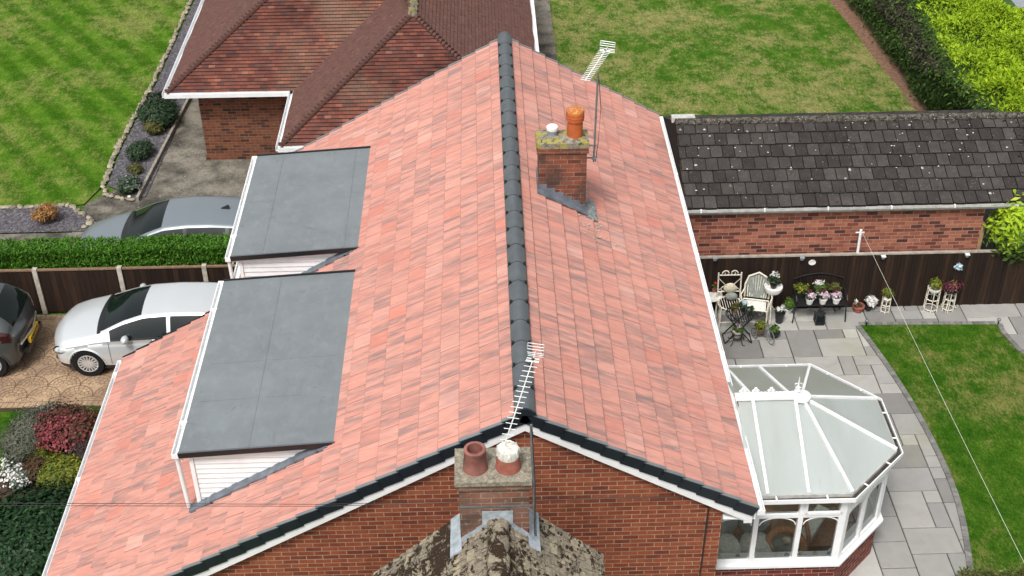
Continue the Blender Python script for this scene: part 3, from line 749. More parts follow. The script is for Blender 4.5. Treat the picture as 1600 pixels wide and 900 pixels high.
    def barge(xa, xb, y, name='bargeboard'):
        m = MB(); y0, y1 = y, y+.03; za, zb = -abs(xa)*T-.17, -abs(xb)*T-.17; dz = .175
        V = [(x, yy, z) for yy in (y0, y1) for x, z in ((xa, za), (xb, zb), (xb, zb-dz), (xa, za-dz))]
        m.faces(V, [(0, 1, 2, 3), (7, 6, 5, 4), (0, 4, 5, 1), (1, 5, 6, 2), (2, 6, 7, 3), (3, 7, 4, 0)])
        # soffit back to the wall
        m.faces([(xa, y1, za-dz+.01), (xb, y1, zb-dz+.01), (xb, .1, zb-dz+.01), (xa, .1, za-dz+.01)], [(0, 1, 2, 3)]) if y < 1 else None
        m.build(name, 'white_upvc', H)
    barge(0, 3.2, -.005); barge(0, -7.5, -.005); barge(0, 3.2, HL-.02); barge(0, -5.2, HL-.02)
    m = MB(); m.box((3.12, .0, -3.2*T-.36), (3.24, .12, -3.2*T-.2)); m.build('soffit_box', 'white_upvc', H)
    # gutters: U profile along y
    def gutter(x, z, y0, y1, par, name='gutter', w_=.11, h_=.09, mat='white_upvc'):
        m = MB(); t_ = .012
        m.box((x-w_/2, y0, z-h_), (x-w_/2+t_, y1, z)); m.box((x+w_/2-t_, y0, z-h_), (x+w_/2, y1, z)); m.box((x-w_/2+t_, y0, z-h_), (x+w_/2-t_, y1, z-h_+t_))
        m.box((x-w_/2+t_, y0, z-h_+t_), (x+w_/2-t_, y0+t_, z)); m.box((x-w_/2+t_, y1-t_, z-h_+t_), (x+w_/2-t_, y1, z))
        o = m.build(name, mat, par)
        y = y0+.7
        while y < y1: m = MB(); m.box((x-w_/2-.004, y, z-h_-.004), (x+w_/2+.004, y+.05, z+.006)); m.build('gutter_joint', 'white_upvc', o); y += 2.9
        return o
    gutter(3.35, -3.29*T-.05, -.02, HL, H); gutter(-7.63, -7.56*T-.06, -.02, 6.9, H); gutter(-5.36, -5.3*T-.06, 6.95, HL, H)
    for x, y0, y1, zz_ in ((3.27, 0, HL, -3.29*T), (-7.54, 0, 6.88, -7.56*T), (-5.29, 6.95, HL, -5.3*T)):
        m = MB(); m.box((x-.012, y0, zz_-.24), (x+.012, y1, zz_-.055)); m.build('fascia', 'white_upvc', H)
    for x0, x1, y0, y1, zs_ in ((2.83, 3.26, .02, HL-.1, -3.29*T-.235), (-7.53, -7.25, .02, 6.8, -7.56*T-.235)):
        m = MB(); m.box((x0, y0, zs_-.01), (x1, y1, zs_)); m.build('soffit', 'white_upvc', H)
    # ---- dormers
    def dormer(y0, y1, seams, cross):
        D = link('dormer', None, H)
        xr, xf, zr, zf = -2.77, -5.08, -1.60, -1.74
        zt = lambda x: zr+(x-xr)/(xf-xr)*(zf-zr)
        m = MB(); th = .035
        V = [(xr, y0, zr), (xr, y1, zr), (xf, y1, zf), (xf, y0, zf)]; m.face(V[::-1] if False else V[::1])
        for a, b in zip(V, V[1:]+V[:1]): m.face([a, b, (b[0], b[1], b[2]-.03), (a[0], a[1], a[2]-.03)])
        for sx in seams:
            for q in (0,): m.bar((sx, y0+.05, zt(sx)+.002), (sx-.02, y1-.05, zt(sx)+.002), .035, .009)
        for sy, xa, xb in cross: m.bar((xa, sy, zt(xa)+.002), (xb, sy, zt(xb)+.002), .02, .006)
        m.build('flat_roof', 'epdm', D)
        m = MB()       # black edge trims
        m.bar((xr-.02, y0-.012, zr-.022), (xf, y0-.012, zf-.030), .028, .095); m.build('edge_trim', 'trim_black', D); m = MB(); m.bar((xr, y1+.012, zr+.004), (xf, y1+.012, zf-.004), .028, .06)
        m.build('edge_trim', 'trim_black', D)
        m = MB(); m.bar((xr+.01, y0-.01, zr+.022), (xf, y0-.01, zf+.016), .03, .012); m.build('edge_trim', 'ridge_grey', D)
        for yy, sg in ((y0+.1, -1), (y1-.1, 1)):       # cheeks in horizontal boards
            m = MB(); zb = zf-.12; bh = .098; xfr = -4.93
            z_hi = zr-.05
            k = 0
            while True:
                z1 = z_hi-k*bh; z0 = z1-bh; k += 1
                xroof = lambda z: z/T      # x on left slope (negative)
                if xroof(z1) < xfr: break
                xa1, xa0 = xroof(z1), max(xfr, xroof(z0))
                tz = lambda x, z: min(z, zt(x)-.05)
                pts = [(xfr, yy+sg*.012, z0), (xa0, yy+sg*.012, z0), (min(xa1, -2.75), yy+sg*.0, tz(min(xa1, -2.75), z1)), (xfr, yy, tz(xfr, z1))]
                if xroof(z0) < xfr: pts = [(xfr, yy+sg*.012, -abs(xfr)*T), (xfr, yy+sg*.012, -abs(xfr)*T+.001), (xa1, yy, z1), (xfr, yy, z1)]
                m.face(pts if sg < 0 else pts[::-1])
                q0 = yy+sg*.0135; lip = [(xfr, q0, z0), (xa0, q0, z0), (min(xa0+.012, xa1), q0, z0+.009), (xfr, q0, z0+.009)]; m.face(lip if sg < 0 else lip[::-1], 1)
            c = m.build('cheek', ['white_upvc', 'groove_grey'], D)
            m = MB(); m.box((xfr-.03, min(yy+sg*.03, yy-sg*.03), -abs(xfr)*T-.02), (xfr+.03, max(yy+sg*.03, yy-sg*.03), zt(xfr)-.04)); m.build('corner_trim', 'white_upvc', D)
            m = MB(); m.bar((-3.05, yy+sg*.03, zr-.105), (xf+.03, yy+sg*.03, zf-.115), .025, .07)
            m.build('verge_trim', 'white_upvc', D)
            # stepped lead along the foot
            m = MB(); x = xfr-.12; nrm = Vector((-T, 0, 1)).normalized()
            while x < -2.9:
                x1 = min(x+.36, -2.85); P = lambda xx, yq, h: (xx+nrm.x*h, yq, -abs(xx)*T+nrm.z*h-.03)
                wd = .16; lift = .05+.006*(int(x*10) % 2)
                ya, yb = (yy-.02*-sg if False else yy, yy+sg*wd)
                V = [P(x, ya, lift+.012), P(x1, ya, lift), P(x1, yb, lift), P(x, yb, lift+.012), P(x, ya, .0), P(x, yb, 0), P(x1, ya, 0), P(x1, yb, 0)]
                m.faces(V, [(0, 1, 2, 3), (0, 3, 5, 4), (3, 2, 7, 5), (1, 6, 7, 2)]); x = x1-.02 if x1 < -2.86 else 0
            m.build('lead_flashing', 'lead', D)
        # front wall with window
        m = MB(); m.box((-4.94, y0+.1, -4.94*T-.05), (-4.90, y1-.1, zf-.06)); m.build('front_wall', 'white_upvc', D)
        nb = 3 if y1-y0 > 3.8 else 2; span = (y1-y0-.5)/nb
        for k in range(nb):
            a = y0+.25+k*span+.04; b = a+span-.08; z0, z1 = -2.78, -1.95
            m = MB(); 
            for q in ((a, a+.05, z0, z1), (b-.05, b, z0, z1), (a+.05, b-.05, z0, z0+.05), (a+.05, b-.05, z1-.05, z1)): m.box((-4.985, q[0], q[2]), (-4.945, q[1], q[3]))
            fr = m.build('window_frame', 'white_upvc', D); m = MB(); m.box((-4.965, a+.05, z0+.05), (-4.955, b-.05, z1-.05)); m.build('pane', 'car_glass', fr)
        gutter(xf-.045, zf-.0, y0-.02, y1+.01, D, w_=.105)
        m = MB(); m.box((xf+.012, y0+.02, zf-.17), (xf+.035, y1-.02, zf-.035)); m.build('fascia', 'white_upvc', D)
        m = MB(); m.box((-5.03, y0+.1, zf-.175), (-4.94, y1-.1, zf-.16)); m.build('soffit', 'white_upvc', D)
        m = MB(); m.tube([(xf-.045, y0+.05, zf-.08), (xf-.045, y0+.06, zf-.2), (xf-.02, y0+.07, -5.1*T+.04)], .034, 10); m.build('downpipe', 'white_upvc', D, True)
        return D
    dormer(1.25, 5.68, (-4.05,), ((3.35, -4.95, -2.9), (2.42, -4.95, -3.4)))
    dormer(6.44, 10.1, (-4.52, -3.05), ((8.3, -5.0, -4.52),))
    # ---- far chimney on this roof
    C = link('chimney', None, H); x0, x1, y0, y1 = .45, 1.27, 6.08, 6.5
    m = MB(); m.box((x0, y0, -1.1), (x1, y1, .56)); m.box((x0-.03, y0-.03, .46), (x1+.03, y1+.03, .56)); m.build('stack', 'brick_chimney', C)
    m = MB(); V = [(x0-.035, y0-.035, .56), (x1+.035, y0-.035, .56), (x1+.035, y1+.035, .56), (x0-.035, y1+.035, .56)]; W = [(a, b, c+.1) for a, b, c in V]; U = [(x0+.14, y0+.1, .70), (x1-.14, y0+.1, .70), (x1-.14, y1-.1, .70), (x0+.14, y1-.1, .70)]
    m.faces(V+W+U, [(3, 2, 1, 0), (0, 1, 5, 4), (1, 2, 6, 5), (2, 3, 7, 6), (3, 0, 4, 7), (4, 5, 9, 8), (5, 6, 10, 9), (6, 7, 11, 10), (7, 4, 8, 11), (8, 9, 10, 11)]); m.build('coping', 'coping_lichen', C)
    m = MB(); cx, cy = 1.07, 6.28; m.lathe([(.135, .66), (.13, .98), (.15, .985), (.152, 1.02), (.145, 1.03), (.155, 1.04), (.155, 1.075), (.145, 1.085), (.155, 1.095), (.155, 1.15), (.15, 1.16)], (cx, cy, 0), 28, 0, top=False); p = m.build('chimney_pot', 'orange_clay', C, True)
    m = MB(); m.lathe([(.152, 1.158), (.148, 1.175), (.06, 1.19)], (cx, cy, 0), 28); m.build('pot_cap', 'lichen_cap', p, True)
    m = MB(); m.lathe([(.085, .66), (.085, .76), (.095, .765), (.095, .80)], (.69, 6.3, 0), 24); p = m.build('flue_terminal', 'ornament_grey', C, True)
    m = MB(); m.lathe([(.1, .80), (.1, .85), (.085, .865)], (.69, 6.3, 0), 24); m.build('terminal_cap', 'pot_white', p, True)
    m = MB(); nrm = Vector((T, 0, 1)).normalized()       # apron and stepped flashing
    k = 0; x = x0
    while x < x1-.01:
        xb = min(x+.145, x1); zb = -x*T+.02; m.box((x, y0-.008, -xb*T-.04), (xb, y0+.001, zb+.10)); x = xb
    m.bar((x0-.02, y0-.07, -x0*T+.035), (x1+.03, y0-.07, -x1*T+.035), .14, .02); m.build('lead_flashing', 'lead', C)
    m = MB(); m.bar((x1+.005, (y0+y1)/2-.06, -(x1+.02)*T+.03), (x1+.20, (y0+y1)/2-.06, -(x1+.2)*T+.035), .62, .02); m.build('lead_apron', 'lead_mossy', C)
    m = MB(); m.box((x0-.02, y0-.02, -x0*T-.03), (x0+.0, y1+.02, -x0*T+.2)); m.build('lead_flashing', 'lead', C)
    # crumbs of mortar below the chimney
    m = MB()
    for k in range(60):
        yy = random.gauss(5.85, .28); xx = random.gauss(1.42, .2)
        if xx < 1.3 and yy > 6.0: continue
        m.blob((xx, yy, -xx*T+.016), random.uniform(.006, .018), seg=3)
    cr = m.build('mortar_crumbs', 'concrete_post'); cr['kind'] = 'stuff'; tag(cr, 'crumbs of pale mortar scattered on the pink tiles below the far chimney', 'debris')
    m = MB(); m.tube([(2.62, .08, -1.7), (2.60, .075, -3.), (2.56, .08, -4.6)], .011, 6); m.build('wall_cable', 'cable_black', H)
    return H
house = build_house()

# ------------------------------------------------------------------ near house: old mossy roof and chimney in front of the gable
def near_house():
    N = thing('mossy_roofed_house', 'old house in front with mossy weathered tile roof and twin pot chimney', 'house', (-.4, -4, G))
    t2 = .88; rx, rz = -.40, .30; y1, y0 = -1.80, -8; cs = 1/math.sqrt(1+t2*t2)
    for sg, ext in ((1, 1.32), (-1, 3.3)):
        s = Vector((sg, 0, -t2)).normalized(); m = MB(); n = int(ext/cs/.115)
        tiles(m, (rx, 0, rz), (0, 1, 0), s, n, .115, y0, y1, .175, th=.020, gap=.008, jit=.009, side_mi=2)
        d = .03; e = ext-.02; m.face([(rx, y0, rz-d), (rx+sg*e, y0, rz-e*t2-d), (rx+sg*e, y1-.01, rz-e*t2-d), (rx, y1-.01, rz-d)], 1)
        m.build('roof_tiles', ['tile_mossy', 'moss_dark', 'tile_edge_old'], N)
    y = y0
    m = MB()
    while y < y1-.5:
        pr = [(math.cos(a)*.125, math.sin(a)*.08) for a in [math.pi*k/8 for k in range(9)]]; yb = y+.31
        m.faces([(rx+x*(1+q), yy, rz-.03+z*(1+q)) for yy, q in ((y, 0), (yb, .06)) for x, z in pr], [(i, i+1, 9+i+1, 9+i) for i in range(8)]+[tuple(range(8, -1, -1)), tuple(range(9, 18))]); y += .305
    m.build('ridge', 'tile_mossy', N, True)
    # moss cushions
    m = MB()
    for k in range(420):
        sg = random.choice((1, 1, -1)); e = random.uniform(.05, 1.3 if sg > 0 else 2.2); yy = random.uniform(-4.6, y1-.02)
        if sg > 0 and abs(yy+2.2+e*.5) > .9 and random.random() < .6: continue
        r = random.uniform(.008, .03); m.blob((rx+sg*e, yy, rz-e*t2+.022), (r, r*1.2, r*.6), seg=3, jit=.2)
    o = m.build('moss', 'moss_dark', N); o['kind'] = 'stuff'
    m = MB(); xl, xr = -3.5, .75; pts = [(xl, y1-.12, G), (xr, y1-.12, G), (xr, y1-.12, rz-(xr-rx)*t2-.08), (rx, y1-.12, rz-.08), (xl, y1-.12, rz-(rx-xl)*t2-.08)]
    m.face(pts[::-1], uv=[(p[0], p[2]) for p in pts[::-1]]); pts = [(a, y0+.1, c) for a, b, c in pts]; m.face(pts, uv=[(p[0], p[2]) for p in pts])
    wall_x(m, xr, y0+.1, y1-.12, G, rz-(xr-rx)*t2-.05, 1); wall_x(m, xl, y0+.1, y1-.12, G, rz-(rx-xl)*t2-.05, -1); m.build('wall', 'brick_gable', N)
    C = link('chimney', None, N); x0, x1, ya, yb = -.84, -.03, -2.28, -1.80
    m = MB(); m.box((x0, ya, -.9), (x1, yb, .82)); m.box((x0-.025, ya-.025, .80), (x1+.02, yb+.02, .89)); m.build('stack', 'brick_chimney_old', C)
    m = MB(); m.box((x0-.045, ya-.045, .89), (x1+.03, yb+.06, .95)); m.build('coping', 'coping', C)
    m = MB(); cx, cy = -.645, -2.07
    m.lathe([(.148, .945), (.14, 1.0), (.122, 1.19), (.128, 1.2), (.128, 1.24), (.116, 1.25), (.09, 1.245), (.09, 1.0)], (cx, cy, 0), 30, 0, top=False); p = m.build('chimney_pot', 'terracotta_dull', C, True, 50)
    m = MB(); m.lathe([(.092, 1.05), (.001, 1.05)], (cx, cy, 0), 20, 0, bot=False); m.build('flue_hole', 'soot', p)
    m = MB(); cx = -.265; m.lathe([(.15, .945), (.145, 1.0), (.124, 1.16)], (cx, cy, 0), 30); p = m.build('chimney_pot', 'terracotta', C, True); p['label'] = 'terracotta chimney pot sealed with a white mortar cap'
    m = MB(); m.lathe([(.128, 1.13), (.134, 1.2), (.12, 1.245), (.08, 1.26), (.03, 1.255)], (cx, cy, 0), 30)
    for k in range(9): a = k*.7; m.tube([(cx+.03*math.cos(a), cy+.03*math.sin(a), 1.27), (cx+.125*math.cos(a), cy+.125*math.sin(a), 1.235), (cx+.135*math.cos(a), cy+.135*math.sin(a), 1.17)], [.016, .013, .01], 6)
    m.build('mortar_cap', 'pot_cap_white', p, True)
    # stepped lead around the foot
    m = MB(); f = lambda x: rz-abs(x-rx)*t2
    for a, b in ((-.84, -.66), (-.66, -.52), (-.24, -.13), (-.13, -.03)):
        zt_ = max(f(a), f(b))+.06; zb = min(f(a), f(b))-.02; V = [(a, ya-.006, zb), (b, ya-.006, f(b)-.02 if True else zb), (b, ya-.006, zt_), (a, ya-.006, zt_-.05)]
        m.face([(a, ya-.006, f(a)-.03), (b, ya-.006, f(b)-.03), (b, ya-.006, f(b)+.10), (a, ya-.006, f(a)+.12)])
    m.box((-.58, ya-.016, rz-.06), (-.22, ya-.008, rz+.16)); m.build('lead_flashing', 'lead_light', C)
    for sg, xx in ((-1, x0), (1, x1)):
        m = MB(); a = xx; b = xx+sg*.13; a -= sg*.01; V = [(a, ya-.14, f(a)+.055), (b, ya-.14, f(b)+.055), (b, yb, f(b)+.055), (a, yb, f(a)+.055), (a, ya-.14, f(a)+.01), (b, ya-.14, f(b)+.01)]
        m.faces(V, [(0, 1, 2, 3), (4, 5, 1, 0)]); m.box((min(a, a+sg*.008), ya, f(a)), (max(a, a+sg*.008), yb, f(a)+.17)); m.build('lead_soaker', 'lead_light', C)
    # wall bracket of the aerial
    m = MB(); m.box((x0-.01, ya-.012, .52), (x1+.05, ya-.004, .545)); m.build('lashing_band', 'mast_grey', C)
near_house()

# ------------------------------------------------------------------ neighbouring house behind, plain tile hipped roof
def neighbour():
    N = thing('hipped_roof_house', 'neighbouring brick bungalow with dark red hipped plain tile roof and white gutters', 'house', (-3.5, 21, G))
    e, t = -3.75, .62; k = math.sqrt(1+t*t); xl, xr, yf, yb = -8.53, .95, 17.0, 26.0; wl, wf = -5.30, 14.1
    up_y = Vector((0, 1, t)).normalized(); up_x = Vector((1, 0, t)).normalized(); up_nx = Vector((-1, 0, t)).normalized(); up_ny = Vector((0, -1, t)).normalized()
    hw = (xr-wl)/2; rx = wl+hw; D = 4.5
    A = (xl, yf)
    def plane(lab, E0, u, s, plan):    # plan: list of (along, inward) plan metres
        m = MB(); rowroof(m, E0, u, s, [(a, b*k) for a, b in plan]); m.build('roof_tiles', ['tile_plain_weathered' if 'left' in lab or 'right' in lab else 'tile_plain', 'tile_edge_shaded'], N)['label'] = lab
    plane('front slope of the hipped roof', (xl, yf, e), (1, 0, 0), up_y, [(0, 0), (wl-xl, 0), (rx-xl, hw), (xr-D-xl, D), (D, D)])
    plane('smooth looking left hip slope', (xl, yf, e), (0, 1, 0), up_x, [(0, 0), (yb-yf, 0), (yb-yf-D, D), (D, D)])
    plane('left slope of the projecting wing', (wl, wf, e), (0, 1, 0), up_x, [(0, 0), (yf-wf, 0), (yf-wf+hw, hw), (hw, hw)])
    plane('hipped end slope of the projecting wing', (wl, wf, e), (1, 0, 0), up_y, [(0, 0), (xr-wl, 0), (hw, hw)])
    plane('right slope of the hipped roof', (xr, wf, e), (0, 1, 0), up_nx, [(0, 0), (yb-wf, 0), (yb-wf-D, D), (yf+D-wf, D), (hw, hw)])
    plane('rear slope of the hipped roof', (xl, yb, e), (1, 0, 0), up_ny, [(0, 0), (xr-xl, 0), (xr-xl-D, D), (D, D)])
    def hip(p, q, name='hip_tiles', mat='tile_plain_weathered', r=.08, st=.115):
        p = Vector(p); q = Vector(q); L = (q-p).length; d = (q-p)/L; m = MB(); n = int(L/st)
        for i in range(n):
            a = p+d*(i*st); b = a+d*(st+.03); a.z += .045; m.tube([a, b], [r, r*.62], 7, caps=True)
        m.build(name, mat, N)
    P = lambda x, y, h: (x, y, e+h*t+.0)
    hip(P(xl, yf, 0), P(xl+D, yf+D, D)); hip(P(wl, wf, 0), P(rx, wf+hw, hw)); hip(P(xr, wf, 0), P(rx, wf+hw, hw)); hip(P(xr, yb, 0), P(xr-D, yb-D, D)); hip(P(xl, yb, 0), P(xl+D, yb-D, D))
    hip(P(rx, wf+hw-.05, hw), P(rx, yf+hw, hw), 'ridge', 'coping_lichen', .12, .3); hip(P(xl+D, yf+D, D), P(xr-D, yf+D, D), 'ridge', 'coping_lichen', .12, .3)
    # walls
    m = MB(); i = .38; wallp = [(xl+i+.3, yf+i), (wl+i, yf+i), (wl+i, wf+i), (xr-i, wf+i), (xr-i, yb-i), (xl+i+.3, yb-i)]
    m.prism(wallp, G, e-.06); m.build('wall', 'brick_neighbour', N)
    m = MB(); m.box((wallp[0][0]-.03, yf+i-.03, G), (wl+i, yf+i, G+.16)) ; m.build('plinth', 'brick_neighbour', N)
    m = MB(); z = e-.09; poly = [(xl, yf), (wl, yf), (wl, wf), (xr, wf), (xr, yb), (xl, yb)]; m.prism(poly, z-.02, z); m.build('soffit', 'white_upvc', N)
    for a, b in zip(poly, poly[1:]+poly[:1]):
        m = MB(); d = Vector((b[0]-a[0], b[1]-a[1], 0)).normalized(); nn = Vector((d.y, -d.x, 0)); o_ = nn*.055; 
        A_ = Vector((*a, e-.03))+o_-d*.055*(1); B_ = Vector((*b, e-.03))+o_+d*(.055)
        if (a, b) == ((wl, yf), (wl, wf)): A_ = Vector((*a, e-.03))+o_+d*.0
        if a == (xl, yf): B_ = Vector((*b, e-.03))+o_-d*.11
        s1 = nn*.05
        m.bar(A_+s1, B_+s1, .012, .11); m.bar(A_-s1, B_-s1, .012, .11); m.bar(A_-Vector((0, 0, .05)), B_-Vector((0, 0, .05)), .09, .012); m.build('gutter', 'white_upvc', N)
    m = MB(); m.tube([(wl+i-.18, yf+i-.06, e-.15), (wl+i-.18, yf+i-.06, G)], .035, 8); m.build('downpipe', 'mast_grey', N)
neighbour()

# ------------------------------------------------------------------ garage on the right
def garage():
    N = thing('brick_garage', 'long brick garage with dark grey concrete tile roof spotted with lichen', 'garage', (6.5, 10.3, PZ))
    a = R(25); e = -2.19; ye, yr = 8.45, 10.36; xl, xr = 3.435, 10.62; ln = (yr-ye)/math.cos(a); n = 7; g = ln/n; zr = e+(yr-ye)*math.tan(a)
    s = Vector((0, -math.cos(a), -math.sin(a)))
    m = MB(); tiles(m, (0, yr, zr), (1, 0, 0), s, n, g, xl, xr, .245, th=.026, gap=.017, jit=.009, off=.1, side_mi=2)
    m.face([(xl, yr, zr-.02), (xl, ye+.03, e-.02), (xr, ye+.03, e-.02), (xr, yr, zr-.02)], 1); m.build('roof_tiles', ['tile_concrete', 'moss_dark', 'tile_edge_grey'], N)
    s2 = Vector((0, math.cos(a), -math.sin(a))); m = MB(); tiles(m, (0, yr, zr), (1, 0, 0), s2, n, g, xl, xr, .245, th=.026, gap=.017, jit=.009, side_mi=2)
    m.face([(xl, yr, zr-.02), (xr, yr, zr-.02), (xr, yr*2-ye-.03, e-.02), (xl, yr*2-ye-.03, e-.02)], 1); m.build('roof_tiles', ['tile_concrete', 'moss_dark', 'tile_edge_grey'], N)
    m = MB(); x = xl
    while x < xr: m.tube([(x, yr, zr+.0), (min(x+.44, xr), yr, zr+.0)], [.080, .086], 10); x += .445
    m.build('ridge', 'ridge_weathered', N, True)
    m = MB()
    for k in range(520):
        fx = random.random(); x = xr-.02-abs(random.gauss(0, .16)) if k < 200 else random.uniform(xl, xr); q = random.random()*ln if k < 200 else (random.randint(0, n)*g+random.uniform(-.02, .02) if k < 380 else random.gauss(.08, .05))
        q = min(max(q, 0), ln); r = random.uniform(.008, .026 if k < 200 else .017); m.blob((x, yr+s.y*q, zr+s.z*q+.035), (r*1.4, r, r*.6), seg=3, jit=.3)
    o = m.build('moss', 'moss_dark', N); o['kind'] = 'stuff'
    m = MB()
    for k in range(75):
        x = random.uniform(xl+.1, xr-.1); q = abs(random.gauss(0, .55)) if k < 45 else random.random()*ln
        q = min(q, ln-.05); r = random.uniform(.006, .022); f_ = (q % g)/g; m.blob((x, yr+s.y*q, zr+s.z*q+.010+f_*.028), (r, r*.8, .006), seg=4, jit=.25)
    o = m.build('lichen', 'pot_cap_white', N); o['kind'] = 'stuff'
    m = MB(); m.prism([(xl, 8.56), (9.45, 8.56), (9.45, yr*2-8.56), (xl, yr*2-8.56)], G, e-.03); m.build('wall', 'brick_garage', N)
    m = MB(); m.box((9.455, 8.60, PZ), (9.55, 9.3, -2.8)); m.box((9.56, 10.2, PZ), (10.2, 10.5, e-.03)); m.build('porch_wall', 'tan_wall', N)
    m = MB(); m.face([(xl-.012, ye+.02, e-.9), (xl-.012, ye+.02, e+.0), (xl-.012, yr, zr+.02), (xl-.012, yr*2-ye, e), (xl-.012, yr*2-ye, e-.9)]); m.build('gable_cladding', 'tile_edge_grey', N)
    m = MB(); m.box((xl, ye-.055, e-.055), (10.2, ye+.01, e-.035)); m.box((xl, ye-.062, e-.055), (10.2, ye-.055, e-.0)); m.box((xl, ye+.012, e-.14), (10.2, ye+.03, e-.03)); m.build('gutter', 'white_dirty', N)
    x = xl+.3
    while x < 10: m = MB(); m.box((x, ye-.068, e-.06), (x+.03, ye-.02, e+.004)); m.build('gutter_bracket', 'white_upvc', N); x += 1.25
    m = MB(); m.box((xl-.05, 10.46, zr-.06), (3.86, 10.62, zr+.05)); m.build('porch_canopy', 'white_dirty', N)
garage()

# ------------------------------------------------------------------ conservatory
def conservatory():
    N = thing('conservatory', 'white framed conservatory with opaque panelled roof joined to the house', 'conservatory', (4.3, 2.15, PZ))
    e = -2.30; E = [(3.35, .66), (4.86, .66), (5.76, 1.56), (5.76, 2.76), (4.87, 3.64), (3.35, 3.64)]; hub = Vector((4.34, 2.15, -1.70)); rl = Vector((3.36, 2.15, -1.70))
    m = MB()
    def pane(*p): m.face(p)
    p3 = lambda q, z=e: Vector((q[0], q[1], z))
    # panes, each a slab
    panes = [(rl, p3(E[0]), p3(E[1]), hub)] + [(hub, p3(E[i]), p3(E[i+1])) for i in range(1, 4)] + [(hub, p3(E[4]), p3(E[5]), rl)]
    for q, alg in zip(panes, (.05, .1, .35, .95, 1.)):
        mm = MB(); q = list(q); mm.face(q, 0, alg); mm.face([v-Vector((0, 0, .02)) for v in q][::-1], 0, alg)
        for a, b in zip(q, q[1:]+q[:1]): mm.face([a, b, b-Vector((0, 0, .02)), a-Vector((0, 0, .02))][::-1], 0, alg)
        mm.build('roof_pane', 'polycarbonate', N)
    def gb(a, b): 
        mm = MB(); mm.bar(a+Vector((0, 0, .012)), b+Vector((0, 0, .012)), .044, .04); mm.build('glazing_bar', 'white_upvc', N)
    for k in range(1, 5): gb(hub, p3(E[k]))
    # extra bars on the front and back slopes
    for x0, x1 in ((3.58, 3.60), (4.24, 4.21)):
        gb(Vector((x0+.0, 2.15, -1.70)), Vector((x1, .66, e)))
    for x0, x1 in ((3.60, 3.46), (4.2, 4.02)): gb(Vector((x0, 2.15, -1.70)), Vector((x1, 3.64, e)))
    gb(hub, (p3(E[2])+p3(E[3]))/2) if False else None
    m = MB(); m.bar(rl+Vector((-.05, 0, .03)), hub+Vector((.0, 0, .03)), .14, .05); m.bar(rl+Vector((-.05, 0, .065)), hub+Vector((0, 0, .065)), .05, .04); m.build('ridge', 'white_upvc', N)
    m = MB(); m.lathe([(.15, 0), (.145, .04), (.09, .075), (.02, .08)], (hub.x, hub.y, hub.z-.0), 26); m.build('hub_cap', 'white_upvc', N, True)
    # cresting and finial
    m = MB(); y = 2.15; x = 3.38
    while x < 4.25:
        m.tube([(x, y, -1.60), (x+.03, y, -1.585), (x+.06, y, -1.60)], .011, 6); x += .06
    m.bar((3.36, y, -1.61), (4.27, y, -1.61), .014, .02)
    for cx in (3.42, 3.62, 3.86):
        big = cx != 3.62+.1
        for dx, dz, r in ((-.035, .03, .026), (.035, .03, .026), (0, .07, .03)): m.blob((cx+dx, y, -1.585+dz), (r, .009, r), seg=5)
        m.bar((cx, y, -1.61), (cx, y, -1.55), .012, .012, up=(0, 1, 0))
    m.build('ridge_cresting', 'white_upvc', N, True)
    m = MB(); m.lathe([(.03, 0), (.03, .06), (.05, .07), (.02, .1), (.035, .13), (.012, .17), (.004, .33)], (4.27, y, -1.63), 12)
    for sx in (-1, 1): m.tube([(4.27+sx*.01, y, -1.52), (4.27+sx*.05, y, -1.5), (4.27+sx*.055, y, -1.44), (4.27+sx*.02, y, -1.42)], .009, 6)
    m.build('finial', 'white_upvc', N, True)
    # gutter: inner fascia, dark channel, outer lip
    def offs(poly, d):
        out = []
        cx, cy = 4.0, 2.15
        n = len(poly)
        for i, (x, y) in enumerate(poly):
            if i in (0, n-1): out.append((x, y+(d if y > cy else -d))); continue
            a = Vector((x-poly[i-1][0], y-poly[i-1][1])).normalized(); b = Vector((poly[i+1][0]-x, poly[i+1][1]-y)).normalized()
            na, nb = Vector((a.y, -a.x)), Vector((b.y, -b.x)); bis = (na+nb).normalized(); out.append((x+bis.x*d/bis.dot(na), y+bis.y*d/bis.dot(na)))
        return out
    def ring(d0, d1, z0, z1, nm, mat):
        a, b = offs(E, d0), offs(E, d1); mm = MB()
        for i in range(len(a)-1):
            q = [(*a[i], z0), (*a[i+1], z0), (*b[i+1], z0), (*b[i], z0)]; qq = [(x, y, z1) for x, y, _ in q]
            mm.faces(q+qq, [(3, 2, 1, 0), (4, 5, 6, 7), (0, 1, 5, 4), (1, 2, 6, 5), (2, 3, 7, 6), (3, 0, 4, 7)])
        return mm.build(nm, mat, N)
    ring(-.02, .012, e-.09, e-.012, 'eaves_beam', 'white_dirty'); ring(.012, .085, e-.1, e-.075, 'gutter', 'gutter_inside'); ring(.085, .10, e-.11, e-.03, 'gutter_lip', 'white_upvc')
    ob = offs(E, .05)
    for i in range(len(E)-1):
        a, b = Vector((*offs(E, .0)[i], 0)), Vector((*offs(E, .0)[i+1], 0)); o_ = Vector(((b-a).y, -(b-a).x, 0)).normalized(); L = (b-a).length
        for f in ((.25, .75) if L > 1.2 else (.33, .72)):
            p = a+(b-a)*f; mm = MB(); mm.bar(p+Vector((0, 0, e-.035)), p+o_*.09+Vector((0, 0, e-.035)), .025, .012); mm.build('gutter_bracket', 'white_upvc', N)
    # frames
    W = offs(E, -.07); W[0] = (2.84, W[0][1]); W[-1] = (2.84, W[-1][1]); zt, zs = e-.10, -3.80; trz = e-.50
